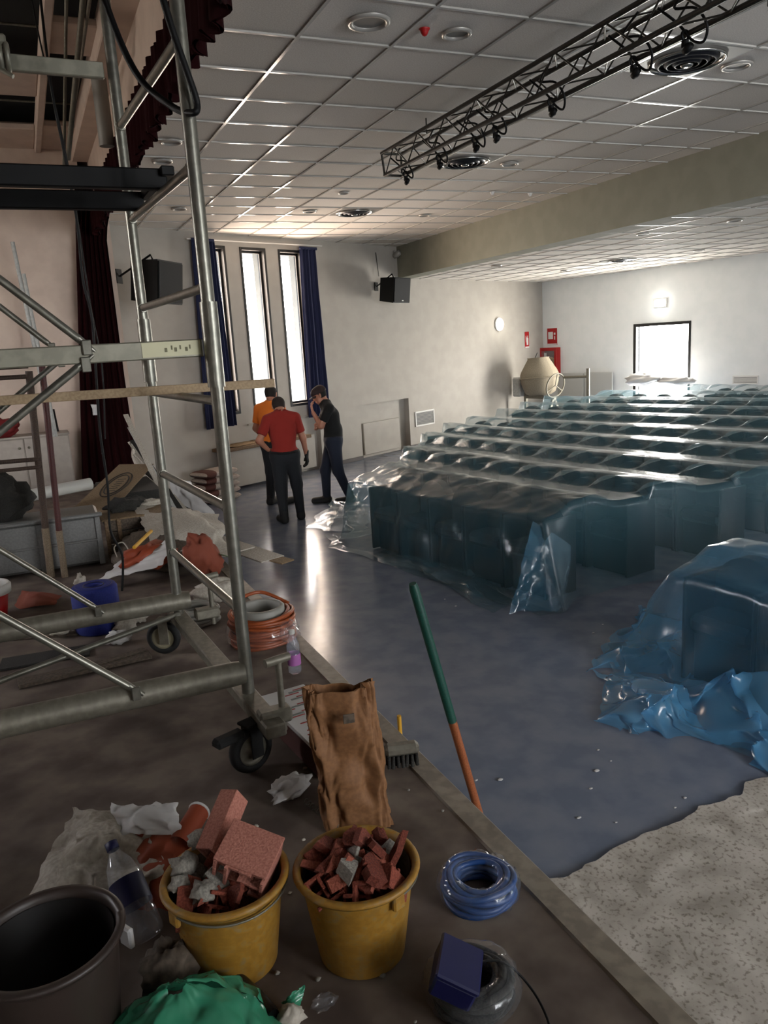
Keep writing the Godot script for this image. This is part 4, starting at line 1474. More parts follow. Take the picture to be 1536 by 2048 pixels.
func people() -> void:
	M.skin = mat(Color(.62, .42, .33), .6)
	M.skin.subsurf_scatter_enabled = true
	M.skin.subsurf_scatter_strength = .1
	var cl := func(c: Color) -> StandardMaterial3D:
		var m := mat(c, .92)
		m.rim_enabled = true
		m.rim = .15
		return bumpy(m, 44, .03, .25)
	M.jeans = cl.call(Color(.085, .11, .17))
	M.work = cl.call(Color(.065, .075, .095))
	# red shirt: seen from behind, left hand on his hip, right arm down with a dark glove
	person(Vector3(2.93, 0, -9.78), Vector3(.12, 0, -.99), "man in a red T-shirt seen from behind with one hand on his hip", {
		"pelvis": Vector3(0, .95, -.01), "waist": Vector3(0, 1.08, .0), "chest": Vector3(0, 1.29, .03), "neck": Vector3(0, 1.46, .06), "head": Vector3(.005, 1.562, .135), "head_turn": Vector3(.5, .05, 0),
		"hipL": Vector3(.085, .92, 0), "hipR": Vector3(-.085, .92, 0), "knL": Vector3(.09, .50, .03), "knR": Vector3(-.14, .50, .07), "anL": Vector3(.09, .095, -.06), "anR": Vector3(-.16, .095, .06), "toeL": Vector3(.12, .045, .11), "toeR": Vector3(-.19, .045, .23),
		"shL": Vector3(.185, 1.40, .02), "shR": Vector3(-.185, 1.40, .03), "elL": Vector3(.33, 1.14, -.03), "elR": Vector3(-.27, 1.12, .03), "wrL": Vector3(.205, 1.00, .06), "wrR": Vector3(-.315, .875, .10),
		"handL": [Vector3(-.75, -.25, .55).normalized(), Vector3(-.3, -.9, -.2).normalized(), Vector3(-.3, .5, -.7).normalized(), .35], "handR": [Vector3(-.05, -.98, .15).normalized(), Vector3(.9, 0, .1).normalized(), Vector3(.1, .1, .98).normalized(), .45]},
		{"shirt": cl.call(Color(.49, .095, .05)), "trousers": M.work, "shoes": M.rubber, "hair": mat(Color(.14, .095, .075), .9), "glove": mat(Color(.09, .10, .09), .8), "hem": .955, "belt": true, "scale": .97})
	# orange shirt: mostly behind him
	person(Vector3(3.13, 0, -11.0), Vector3(.75, 0, -.6), "man in an orange T-shirt half hidden behind the man in red", {
		"pelvis": Vector3(0, .95, 0), "waist": Vector3(0, 1.08, .0), "chest": Vector3(0, 1.30, .01), "neck": Vector3(0, 1.47, .03), "head": Vector3(0, 1.61, .07), "head_turn": Vector3(.2, .2, 0),
		"hipL": Vector3(.085, .92, 0), "hipR": Vector3(-.085, .92, 0), "knL": Vector3(.10, .50, .03), "knR": Vector3(-.10, .50, .04), "anL": Vector3(.11, .095, -.02), "anR": Vector3(-.11, .095, .0), "toeL": Vector3(.14, .045, .16), "toeR": Vector3(-.15, .045, .17),
		"shL": Vector3(.185, 1.41, .0), "shR": Vector3(-.185, 1.41, .0), "elL": Vector3(.26, 1.13, -.02), "elR": Vector3(-.26, 1.13, .0), "wrL": Vector3(.22, .93, .15), "wrR": Vector3(-.22, .93, .16),
		"handL": [Vector3(-.2, -.6, .7).normalized(), Vector3(-.9, -.1, -.2).normalized(), Vector3(0, .6, .6).normalized(), .4], "handR": [Vector3(.2, -.6, .7).normalized(), Vector3(.9, -.1, -.2).normalized(), Vector3(0, .6, .6).normalized(), .4]},
		{"shirt": cl.call(Color(.82, .43, .10)), "trousers": M.work, "shoes": M.rubber, "hair": mat(Color(.10, .075, .065), .9), "hem": .94})
	# black shirt: in profile, head bowed, one hand at his mouth
	person(Vector3(3.86, 0, -10.50), Vector3(-.96, 0, -.28), "man in a black T-shirt and cap standing in profile with a hand at his mouth", {
		"pelvis": Vector3(0, .95, -.02), "waist": Vector3(0, 1.08, -.03), "chest": Vector3(0, 1.30, .0), "neck": Vector3(0, 1.47, .06), "head": Vector3(0, 1.595, .13), "head_turn": Vector3(.38, 0, 0),
		"hipL": Vector3(.085, .92, -.02), "hipR": Vector3(-.085, .92, -.02), "knL": Vector3(.07, .50, -.05), "knR": Vector3(-.09, .50, .12), "anL": Vector3(.06, .095, -.20), "anR": Vector3(-.10, .095, .13), "toeL": Vector3(.08, .045, -.02), "toeR": Vector3(-.12, .045, .31),
		"shL": Vector3(.18, 1.41, .02), "shR": Vector3(-.18, 1.41, .02), "elL": Vector3(.17, 1.17, .15), "elR": Vector3(-.20, 1.16, .13), "wrL": Vector3(.05, 1.36, .245), "wrR": Vector3(.02, 1.12, .22),
		"handL": [Vector3(-.25, .92, .15).normalized(), Vector3(-.1, -.2, -.95).normalized(), Vector3(-.9, .1, .1).normalized(), .45], "handR": [Vector3(.85, .4, .1).normalized(), Vector3(.1, 0, -.95).normalized(), Vector3(0, .9, .1).normalized(), .4]},
		{"shirt": cl.call(Color(.045, .043, .043)), "trousers": M.jeans, "shoes": M.rubber, "hair": mat(Color(.06, .05, .045), .9), "cap": mat(Color(.13, .06, .06), .85), "hem": .97, "scale": .985})
# ---------- building clutter ----------
func bucket_shape(r0: float, r1: float, h: float, th := .005) -> SurfaceTool:
	var st := S()
	lathe(st, Transform3D(), [Vector2(0, 0), Vector2(r0 - .008, 0), Vector2(r0, .008), Vector2(lerpf(r0, r1, .9), h * .9), Vector2(r1, h - .008), Vector2(r1 + .012, h - .010), Vector2(r1 + .016, h - .002), Vector2(r1 + .012, h + .005), Vector2(r1 - .002, h + .004), Vector2(r1 - th, h - .01), Vector2(r0 - th, .012), Vector2(0, .012)], 48)
	return st

# a piece of hollow clay block: a shell with webs, broken along one side
func hollow(size: Vector3, nx: int, ny: int, ragged := 0.0) -> SurfaceTool:
	var st := S(false)
	var t := .009
	var h := size * .5
	var xs := []
	for i in nx + 1: xs.append(lerpf(-h.x, h.x - t, float(i) / nx))
	var ys := []
	for j in ny + 1: ys.append(lerpf(-h.y, h.y - t, float(j) / ny))
	for i in nx + 1:
		var cut := ragged * rng.randf()
		box(st, Vector3(xs[i] + t * .5, 0, -cut * .5), Vector3(t, size.y, size.z - cut), .0015)
	for j in ny + 1:
		for i in nx:
			var cut := ragged * rng.randf()
			box(st, Vector3((xs[i] + xs[i + 1]) * .5 + t * .5, ys[j] + t * .5, -cut * .5), Vector3(xs[i + 1] - xs[i] + .001, t, size.z - cut), .0015)
	return st

func shard(size: Vector3, seed_at: float) -> SurfaceTool:
	var st := S(false)
	var p := []
	var n := 5 + int(seed_at) % 3
	for k in n:
		var a := TAU * (k + .35 * sin(seed_at * 7.0 + k * 3.0)) / n
		p.append(Vector3(cos(a) * size.x * .5 * (.75 + .25 * sin(seed_at + k * 5.0)), 0, sin(a) * size.z * .5 * (.8 + .2 * cos(seed_at * 3.0 + k))))
	var up := []
	var dn := []
	for v in p:
		up.append(v * .93 + Vector3(0, size.y * .5, 0))
		dn.append(v - Vector3(0, size.y * .5, 0))
	poly(st, up, Vector3.ZERO); poly(st, dn, Vector3.ZERO)
	for k in n: poly(st, [up[k], up[(k + 1) % n], dn[(k + 1) % n], dn[k]], Vector3.ZERO)
	return st

# crumpled sheet between four corners (anticlockwise), bulging by h
func sheet_between(c: Array, amp: float, freq: float, seed_at: float, h := 0.0, n := 26, ridge := true, edge := 1.0) -> SurfaceTool:
	var st := S()
	var nrm: Vector3 = ((c[1] - c[0]) as Vector3).cross(c[3] - c[0]).normalized()
	var f := func(u: float, v: float) -> Vector3:
		var p: Vector3 = (c[0] as Vector3).lerp(c[1], u).lerp((c[3] as Vector3).lerp(c[2], u), v)
		var a := noise.get_noise_3d(p.x * freq * 330.0 + seed_at * 131.0, p.y * freq * 330.0, p.z * freq * 330.0 + seed_at * 257.0)
		var k := (1.0 - absf(a) * 3.4) * .7 if ridge else a * 2.0
		var w := Vector3(noise.get_noise_2d(u * 240.0 + seed_at * 90.0, v * 200.0), 0, noise.get_noise_2d(v * 240.0, u * 210.0 + seed_at * 70.0)) * .08 * edge * (c[0] as Vector3).distance_to(c[2])
		return p + w + nrm * (amp * k + h * sin(PI * u) * sin(PI * v))
	grid(st, f, n, n)
	grid(st, func(u, v): return f.call(1.0 - u, v) - nrm * .002, n, n)
	return st

func coil(st: SurfaceTool, R: float, r: float, turns: int, layers: int, wob := .004) -> SurfaceTool:
	for l in layers:
		for k in turns:
			var pts := []
			var rr := R - l * r * 1.8
			for i in 41:
				var a := TAU * i / 40.0
				var q := rr + wob * sin(a * 3.0 + k * 2.1 + l)
				pts.append(Vector3(q * cos(a), r + k * r * 1.86 + wob * .7 * sin(a * 2.0 + k * 1.7 + l * 2.0), q * sin(a)))
			tube(st, pts, r, 8, false)
	return st

func rubble(where: Vector3, r: float, n: int, seed_at: int, bucket: String, group: String) -> void:
	rng.seed = seed_at
	var sizes := [Vector3(.11, .02, .07), Vector3(.13, .014, .05), Vector3(.07, .03, .05), Vector3(.09, .012, .08)]
	for k in n:
		var a := TAU * k * .381966
		var q := r * sqrt((k + .5) / n) * .82
		var m: StandardMaterial3D = M.clay[k % M.clay.size()]
		var st: SurfaceTool
		if k % 3 == 0: st = hollow(Vector3(.085, .085, .07) * rng.randf_range(.7, 1.0), 2, 2, .03)
		else: st = shard((sizes[k % 4] as Vector3) * rng.randf_range(.8, 1.25), k + seed_at)
		var o := put("brick_fragment", st, m if k % 7 else M.mortar)
		o.position = where + Vector3(q * cos(a), .012 + .05 * (1.0 - q / r) + .022 * (k % 3), q * sin(a))
		o.rotation = Vector3(rng.randf_range(-.9, .9), rng.randf() * TAU, rng.randf_range(-1.1, 1.1))
		var tone: String = ["red", "orange-red", "dark red"][k % 3] if k % 7 else "grey mortar"
		var shape: String = "hollow block piece" if k % 3 == 0 else ["thick shard", "long thin shard", "small chunk", "flat shard"][k % 4]
		var side: String = "in the middle" if q < r * .35 else ["at the right", "at the near right", "at the near side", "at the near left", "at the left", "at the far left", "at the far side", "at the far right"][int(round(fposmod(a, TAU) / TAU * 8.0)) % 8]
		tag(o, "%s %s %s of %s" % [tone, shape, side, bucket], "brick", group)

func clutter_materials() -> void:
	M.bucket_yellow = mottled(51, [Color(.56, .40, .13), Color(.63, .46, .15), Color(.54, .46, .33)], [.35, .6, .85], 4.0, .015, .55, false)
	M.bucket_in = mottled(52, [Color(.30, .27, .22), Color(.40, .36, .29)], [.3, .7], 5.0, .02, .85, false)
	M.clay = []
	for c in [[Color(.44, .20, .14), Color(.53, .26, .19)], [Color(.52, .27, .20), Color(.60, .33, .26)], [Color(.36, .16, .11), Color(.46, .22, .16)]]:
		M.clay.append(bumpy(mottled(53 + M.clay.size(), c, [.3, .7], 9.0, .03, .95, false), 61, .06, .15))
	M.clay_pale = bumpy(mottled(58, [Color(.60, .38, .32), Color(.68, .45, .39)], [.3, .7], 8.0, .03, .95, false), 62, .06, .15)
	M.mortar = mottled(59, [Color(.45, .43, .40), Color(.58, .56, .52)], [.3, .7], 9.0, .03, .95, false)
	M.kraft = mottled(60, [Color(.45, .30, .17), Color(.51, .35, .21)], [.3, .7], 5.0, .02, .75, false)
	M.paper = mottled(63, [Color(.60, .57, .52), Color(.70, .67, .62)], [.3, .7], 5.0, .02, .8, false)
	M.paper_white = mat(Color(.76, .75, .74), .75)
	M.print_red = mat(Color(.55, .12, .10), .7)
	M.print_grey = mat(Color(.42, .44, .42), .7)
	M.card = mottled(64, [Color(.44, .36, .26), Color(.52, .44, .33)], [.3, .7], 5.0, .02, .85, false)
	M.box_red = mat(Color(.26, .10, .07), .8)
	M.orange = mat(Color(.54, .22, .10), .65)
	M.orange_dust = mat(Color(.47, .22, .14), .8)
	M.copper = mat(Color(.56, .27, .13), .42)
	M.grey_pipe = mat(Color(.52, .51, .48), .55)
	M.wrap = clear(Color(.75, .77, .80), .05, .12, .45)
	M.blue_coil = mat(Color(.10, .25, .47), .45)
	M.blue_plastic = mat(Color(.035, .05, .25), .5)
	M.blue_roll = mottled(65, [Color(.06, .11, .40), Color(.09, .15, .46)], [.3, .7], 6.0, .03, .8, false)
	M.red_plastic = mat(Color(.58, .05, .07), .4)
	M.white_plastic = mat(Color(.72, .71, .68), .5)
	M.green_bag = clear(Color(.24, .56, .43), .82, .22, .5)
	M.green_bag.backlight_enabled = true
	M.green_bag.backlight = Color(.10, .24, .18)
	M.dark_plastic = mat(Color(.07, .055, .05), .5)
	M.dark_rim = mat(Color(.20, .16, .14), .45)
	M.wood = mottled(66, [Color(.36, .28, .20), Color(.46, .37, .27)], [.3, .7], 4.0, .02, .8, false)
	M.wood_dirty = mottled(67, [Color(.26, .22, .18), Color(.36, .31, .26)], [.3, .7], 4.0, .02, .85, false)
	M.handle_green = mottled(68, [Color(.04, .22, .18), Color(.06, .28, .23)], [.3, .7], 8.0, .03, .5, false)
	M.handle_wood = mottled(69, [Color(.50, .26, .13), Color(.60, .34, .18)], [.3, .7], 8.0, .03, .6, false)
	M.zinc = mottled(70, [Color(.42, .42, .41), Color(.46, .46, .45)], [.3, .7], 3.0, .03, .5, false, .35)
	M.cabinet = mottled(71, [Color(.63, .59, .55), Color(.655, .615, .575)], [.3, .7], .8, .02, .7, false)
	M.pet = clear(Color(.85, .88, .95), .10, .06, .6)
	M.label_pink = mat(Color(.60, .35, .58), .5)
	M.rag = mottled(72, [Color(.09, .085, .08), Color(.20, .19, .17)], [.3, .7], 9.0, .03, .95, false)
	M.bag_cement = mottled(73, [Color(.60, .55, .51), Color(.70, .65, .61)], [.3, .7], 4.0, .02, .85, false)
	M.bag_brown = mat(Color(.30, .14, .10), .8)
	M.yellow = mat(Color(.78, .58, .16), .5)
	M.dust = mottled(74, [Color(.60, .57, .53), Color(.67, .64, .60), Color(.71, .68, .64)], [.2, .45, .75], .7, .012, .92)
	M.dust.detail_enabled = true
	M.dust.detail_blend_mode = BaseMaterial3D.BLEND_MODE_MUL
	M.dust.detail_albedo = ntex(75, .05, [Color(.74, .73, .71), Color(.90, .89, .88), Color(1, 1, 1), Color(1, 1, 1)], [.22, .32, .42, 1.0], 1024, 6)

func foreground() -> void:
	var st: SurfaceTool
	# two yellow buckets full of broken clay blocks
	for b in [[Vector3(.275, SY, -1.735), "yellow builder's bucket with a large pale piece of hollow brick in it", .4], [Vector3(.575, SY, -1.615), "yellow builder's bucket heaped with small red brick fragments", 1.9]]:
		var o := thing("bucket", b[1], "bucket", b[0], b[2], "yellow builder's buckets")
		put("shell", bucket_shape(.108, .142, .245), M.bucket_yellow, o)
		st = S()
		lathe(st, Transform3D(), [Vector2(.1330, .236), Vector2(.0985, .02), Vector2(0, .018)], 40)
		put("lining_dirt", st, M.bucket_in, o)
		st = S()
		var pts := []
		for i in 21:
			var a := PI * i / 20.0
			pts.append(Vector3(.150 * cos(a), .23 - .012 * sin(a), .150 * sin(a)))
		tube(st, pts, .003, 6)
		put("wire_handle", st, M.steel_dull, o)
		for s in [-1.0, 1.0]:
			st = S()
			box(st, Vector3(s * .147, .218, 0), Vector3(.014, .04, .035), .004)
			put("ear", st, M.bucket_yellow, o)
		st = S()
		lump(st, Vector3(0, .155, 0), Vector3(.235, .10, .235), .12, .03, b[2], 20, 12)
		put("rubble_bed", st, M.clay[2], o)
	rubble(Vector3(.575, SY + .20, -1.615), .125, 34, 3, "the right yellow bucket", "brick fragments in the right yellow bucket")
	rubble(Vector3(.255, SY + .175, -1.745), .11, 12, 11, "the left yellow bucket", "rubble in the left yellow bucket")
	var big := put("hollow_brick", hollow(Vector3(.135, .095, .135), 4, 3, .04), M.clay_pale)
	big.position = Vector3(.325, SY + .27, -1.715)
	var bn := Vector3(.06, .90, .43).normalized()
	var bz := Vector3(-.62, -.1, .78)
	bz = (bz - bn * bz.dot(bn)).normalized()
	big.basis = Basis(bn.cross(bz), bn, bz)
	tag(big, "large pale pink piece of hollow brick lying in the left yellow bucket", "brick")
	st = S(false)
	box(st, Vector3(0, .0485, -.012), Vector3(.138, .008, .118), .002)
	put("smooth_face", st, M.clay_pale, big)
	var up := put("hollow_brick", hollow(Vector3(.055, .06, .17), 1, 1, .01), M.clay_pale)
	up.position = Vector3(.30, SY + .305, -1.85)
	up.basis = Basis.from_euler(Vector3(.50, -.75, .2))
	tag(up, "long reddish brick piece sticking up out of the left yellow bucket", "brick")
	for k in 4:
		st = S()
		lump(st, [Vector3(.19, SY + .262, -1.80), Vector3(.215, SY + .245, -1.70), Vector3(.235, SY + .285, -1.85), Vector3(.165, SY + .25, -1.75)][k], Vector3(.07, .05, .06) * (1.0 - .1 * k), .5, .04, k + 3.0, 12, 9)
		tag(put("mortar_lump", st, M.mortar), ["grey mortar lump at the far left rim of the left yellow bucket", "grey mortar lump at the foot of the large hollow brick in its bucket", "pale grey mortar lump against the upright brick piece in the left bucket", "smallest grey mortar lump at the left rim of the left yellow bucket"][k], "rubble", "mortar lumps in the left yellow bucket")
	# dark bucket in the corner of the picture
	var d := thing("bucket", "large empty dark bucket in the bottom left corner of the photo", "bucket", Vector3(-.13, SY, -1.66))
	put("shell", bucket_shape(.122, .150, .29, .006), M.dark_rim, d)
	st = S()
	lathe(st, Transform3D(), [Vector2(.1395, .276), Vector2(.111, .02), Vector2(0, .018)], 40)
	put("inside", st, M.dark_plastic, d)
	# wrapped blue pipe coil
	var c := thing("pipe_coil", "coil of blue pipe wrapped in clear film beside the stage edge", "pipe coil", Vector3(.935, SY, -1.645))
	put("pipe", coil(S(), .094, .0085, 4, 3), M.blue_coil, c)
	put("wrapping", wrap_shape(.055, .108, .070, 7.0), M.wrap, c)
	c = thing("pipe_coil", "coil of dark pipe in clear film lying under the blue box", "pipe coil", Vector3(.745, SY, -1.36))
	put("pipe", coil(S(), .088, .0085, 4, 3), M.rag, c)
	put("wrapping", wrap_shape(.05, .108, .074, 2.0), M.wrap, c)
	var bb := thing("junction_box", "dark blue plastic box lying on the coil in clear film", "box", Vector3(.695, SY + .095, -1.345), .95)
	bb.rotation.x = .42
	st = S(false)
	box(st, Vector3(0, .0, 0), Vector3(.125, .055, .098), .006)
	put("body", st, M.blue_plastic, bb)
	st = S(false)
	box(st, Vector3(0, .03, 0), Vector3(.13, .014, .103), .005)
	put("lid", st, M.blue_plastic, bb)
	st = S()
	tube(st, curve([Vector3(.76, SY + .085, -1.36), Vector3(.82, SY + .075, -1.34), Vector3(.86, SY + .03, -1.30), Vector3(.855, SY + .01, -1.22), Vector3(.80, SY + .01, -1.1)], 6), .0028, 6)
	tag(put("wire", st, M.black), "thin dark wire curling over the coil under the blue box", "wire")
	# brown paper sack
	var sk := thing("paper_sack", "tall crumpled brown paper sack standing open beside the yellow buckets", "sack", Vector3(.775, SY, -2.12), -.30)
	st = S()
	var sack := func(u: float, v: float) -> Vector3:
		var a := TAU * u
		var y := v * .465
		var w := lerpf(.098, .104, v)
		var dp := lerpf(.05, .026, v)
		var cx := signf(cos(a)) * pow(absf(cos(a)), .55)
		var cz := signf(sin(a)) * pow(absf(sin(a)), .55)
		var p := Vector3(w * cx, y, dp * cz)
		var fold := noise.get_noise_2d(a * 90.0 * .9 + 13.0, y * 120.0)
		var r := (1.0 - absf(noise.get_noise_2d(u * 520.0, v * 150.0 + 9.0)) * 3.4)
		var n := Vector3(cx, 0, cz).normalized()
		if u > .97 or u < .03: r *= .2
		return p + n * (.016 * r + .02 * fold) + Vector3(-.035 * v, .010 * sin(a * 2.0 + 1.0) * v * v + .006 * noise.get_noise_2d(u * 900.0, 3.0) * v, -.02 * v)
	grid(st, func(u, v): return sack.call(1.0 - u, v), 90, 40)
	put("paper", st, M.kraft, sk)
	st = S()
	grid(st, func(u, v):
		var p: Vector3 = sack.call(u, lerpf(.55, 1.0, v))
		var q: Vector3 = sack.call(.5, lerpf(.55, 1.0, v)) * .5 + sack.call(0.0, lerpf(.55, 1.0, v)) * .5
		return p.lerp(q, .06), 70, 14)
	put("inner_paper", st, M.kraft, sk)
	st = S(false)
	box(st, Vector3(-.01, .39, .058), Vector3(.035, .03, .004), .001, Basis(Vector3.UP, .1))
	put("printed_mark", st, M.wood_dirty, sk)
	# white carton with red print
	var bx := thing("carton", "long carton with a white red-printed top and dark red sides behind the brown sack", "carton", Vector3(.815, SY, -2.69), .10)
	st = S(false)
	box(st, Vector3(0, .052, 0), Vector3(.19, .10, .54), .004)
	put("body", st, M.box_red, bx)
	st = S(false)
	box(st, Vector3(0, .108, 0), Vector3(.198, .014, .548), .004)
	put("lid", st, M.paper_white, bx)
	rng.seed = 21
	for k in 16:
		st = S(false)
		box(st, Vector3(rng.randf_range(-.06, .06), .1155, -.24 + k * .032), Vector3(rng.randf_range(.025, .07), .001, .007), 0)
		put("red_print", st, M.print_red, bx)
	for k in 8:
		st = S(false)
		box(st, Vector3(rng.randf_range(-.05, .05), .1155, -.225 + k * .064), Vector3(rng.randf_range(.04, .09), .001, .012), 0)
		put("grey_print", st, M.print_grey, bx)
	# scrubbing brush head on the edge
	var br := thing("scrubbing_brush", "grey brush head with short bristles lying across the stage edge", "brush", Vector3(1.035, SY + .05, -2.335), -.28)
	st = S(false)
	box(st, Vector3(0, .03, 0), Vector3(.125, .042, .05), .014)
	put("block", st, M.steel_dull, br)
	for k in 21:
		st = S()
		var p := Vector3(-.05 + (k % 7) * .0167, .012, -.016 + (k / 7) * .016)
		tube(st, [p, p + Vector3(.003 * sin(k * 2.0), -.046, .004 * cos(k * 3.0))], [.0062, .0075], 6)
		put("bristle_tuft", st, M.rag, br)
	# broom handle leaning on the stage edge from the hall floor
	var bh := thing("broom", "broom with a green and orange handle leaning against the stage edge", "broom", Vector3(1.42, 0, -2.24))
	var o := -bh.position
	var top := Vector3(1.0, 1.515, -2.095)
	var low := Vector3(1.40, .06, -2.235)
	var mid := top.lerp(low, .36)
	st = S()
	tube(st, [top + o, top.lerp(low, .012) + o, mid + o], [.012, .0155, .0155], 14)
	put("green_handle", st, M.handle_green, bh)
	st = S()
	tube(st, [mid + o, low + o], .0148, 14)
	put("orange_handle", st, M.handle_wood, bh)
	st = S(false)
	box(st, Vector3(-.02, .085, 0), Vector3(.06, .04, .32), .012)
	put("head", st, M.wood, bh)
	st = S(false)
	box(st, Vector3(-.02, .035, 0), Vector3(.05, .07, .31), .008)
	put("bristles", st, M.rag, bh)
	# yellow peg
	st = S()
	tube(st, [Vector3(1.16, SY - .06, -2.62), Vector3(1.155, SY + .055, -2.61)], .0085, 10)
	tag(put("yellow_rod", st, M.yellow), "short yellow rod standing at the stage edge behind the brown sack", "rod")
	# crumpled paper
	st = S()
	lump(st, Vector3(0.623, 0.785, -2.370), Vector3(.16, .06, .085), .55, .035, 2.0, 26, 16, Basis(Vector3.UP, .55))
	tag(put("crumpled_paper", st, M.paper_white), "crumpled white paper on the stage floor between the castor and the sack", "paper")
	# spiral bound edge beside the sack
	st = S()
	var sp := []
	for i in 90:
		var a := i * .75
		sp.append(Vector3(.655, SY + .012, -2.30).lerp(Vector3(.705, SY + .012, -2.10), i / 89.0) + Vector3(cos(a), sin(a), 0) * .009)
	tube(st, sp, .0016, 5)
	tag(put("wire_spiral", st, M.steel), "thin wire spiral lying along the foot of the brown sack", "wire")
	# torn white sack and what lies on it, left of the buckets
	st = sheet_between([Vector3(-.22, SY + .06, -2.05), Vector3(.16, SY + .10, -1.95), Vector3(.17, SY + .16, -2.24), Vector3(-.06, SY + .14, -2.42)], .03, 1.3, 3.0, .05, 34)
	tag(put("torn_sack", st, M.paper), "torn off-white paper sack lying on the rubble left of the yellow buckets", "sack")
	st = sheet_between([Vector3(.06, SY + .17, -2.16), Vector3(.22, SY + .15, -2.10), Vector3(.235, SY + .21, -2.17), Vector3(.05, SY + .21, -2.26)], .016, 2.0, 7.0, .02, 24)
	tag(put("torn_sack", st, M.paper_white), "torn strip of white sack curling up behind the left yellow bucket", "sack")
	st = sheet_between([Vector3(.06, SY + .05, -1.98), Vector3(.19, SY + .05, -1.90), Vector3(.27, SY + .14, -2.13), Vector3(.10, SY + .15, -2.18)], .014, 1.5, 5.0, .04, 24)
	tag(put("orange_bag", st, M.orange), "orange plastic bag crumpled between the torn sack and the left bucket", "bag")
	var tbe := thing("cardboard_tube", "short orange paper tube with a torn white end behind the left bucket", "tube", Vector3(0.255, 0.890, -2.143), .9)
	st = S()
	tube(st, [Vector3(-.07, -.01, 0), Vector3(.06, .012, 0)], .032, 16, false)
	put("wall", st, M.orange, tbe)
	st = S()
	torus(st, Transform3D(Basis(Vector3(0, 0, 1), PI / 2 + .17), Vector3(.062, .013, 0)), .030, .005, 18, 6)
	put("torn_end", st, M.paper_white, tbe)
	# big water bottle lying in the heap
	var bo := thing("water_bottle", "large clear bottle with a blue cap between the dark bucket and left yellow bucket", "bottle", Vector3(.085, SY + .05, -1.86), .25)
	bo.rotation.x = -.9
	st = S()
	lathe(st, Transform3D(), [Vector2(0, 0), Vector2(.038, .0), Vector2(.045, .012), Vector2(.045, .06), Vector2(.041, .07), Vector2(.045, .08), Vector2(.045, .16), Vector2(.036, .20), Vector2(.016, .235), Vector2(.014, .25)], 24)
	put("body", st, M.pet, bo)
	st = S()
	lathe(st, Transform3D(), [Vector2(.0155, .243), Vector2(.017, .246), Vector2(.017, .266), Vector2(0, .268)], 18)
	put("cap", st, M.blue_plastic, bo)
	st = S()
	lathe(st, Transform3D(), [Vector2(.0455, .085), Vector2(.0455, .155)], 24)
	put("label_band", st, M.blue_plastic, bo)
	st = S(false)
	box(st, Vector3(0.034, 0.870, -1.800), Vector3(.016, .055, .045), .006, Basis(Vector3.UP, .5))
	tag(put("white_tag", st, M.paper_white), "small white plastic tag at the rim of the dark bucket", "tag")
	# dusty bag between the buckets, green bag, tube, scraps
	st = S()
	lump(st, Vector3(.115, SY + .065, -1.69), Vector3(.13, .16, .12), .4, .03, 5.0, 22, 16)
	tag(put("dusty_bag", st, M.wood_dirty), "dusty grey-brown bag standing between the dark bucket and the yellow one", "bag")
	st = S()
	var gb := func(u: float, v: float) -> Vector3:
		var a := TAU * u
		var r := lerpf(.20, .02, pow(v, 1.5))
		var k := 1.0 + .22 * noise.get_noise_2d(cos(a) * 90.0 + 200.0, sin(a) * 90.0 + v * 120.0) + .18 * maxf(0.0, 1.0 - absf(noise.get_noise_2d(u * 520.0, v * 170.0)) * 4.0) * v
		return Vector3(.115, SY + .006, -1.505) + Vector3(cos(a) * r * k, .135 * pow(v, .8) + .02 * noise.get_noise_2d(u * 400.0, v * 300.0), -sin(a) * r * .72 * k - .05 * v)
	grid(st, gb, 60, 26)
	tag(put("green_bag", st, M.green_bag), "shiny green plastic bag at the bottom of the photo before the left yellow bucket", "bag")
	st = S()
	tube(st, curve([Vector3(0.197, 0.800, -1.789), Vector3(0.239, 0.795, -1.671), Vector3(0.276, 0.785, -1.579), Vector3(0.304, 0.780, -1.492)], 5), [.010, .010, .011, .012, .013, .014, .015, .016, .018, .019, .019, .020, .020, .020, .020, .018], 12)
	tag(put("caulk_tube", st, M.black_gloss), "dark tube lying beside the green bag at the bottom of the photo", "tube")
	st = sheet_between([Vector3(0.333, 0.765, -1.532), Vector3(0.368, 0.765, -1.498), Vector3(0.396, 0.800, -1.522), Vector3(0.361, 0.800, -1.516)], .01, 3.0, 9.0, .01, 12)
	tag(put("green_scrap", st, M.green_bag), "small scrap of green plastic on the floor right of the green bag", "scrap")
	for k in 2:
		st = S()
		lump(st, [Vector3(0.427, 0.765, -1.492), Vector3(0.343, 0.770, -1.487)][k], [Vector3(.062, .03, .035), Vector3(.06, .05, .05)][k], .5, .05, 4.0 + k * 3, 16, 10)
		tag(put("crumpled_wrapper", st, [M.wrap, M.paper][k]), ["small crumpled clear wrapper on the floor below the right yellow bucket", "crumpled pale wrapper beside the green scrap"][k], "wrapper")
	# crumbs on the boards
	rng.seed = 5
	for k in 26:
		var p: Vector3 = [Vector3(0.492, 0.753, -1.494), Vector3(0.506, 0.753, -2.102), Vector3(0.976, 0.753, -2.011), Vector3(0.786, 0.753, -2.630)][k % 4] + Vector3(rng.randf_range(-.22, .22), 0, rng.randf_range(-.22, .22))
		if p.x > 1.04: continue
		st = S()
		lump(st, p + Vector3(0, .003, 0), Vector3(.012, .007, .010) * rng.randf_range(.6, 1.6), .4, .05, k, 7, 5)
		tag(put("crumb", st, M.paper if k % 2 else M.mortar), "small crumb of plaster on the dark stage boards", "crumb", "plaster crumbs on the stage floor")

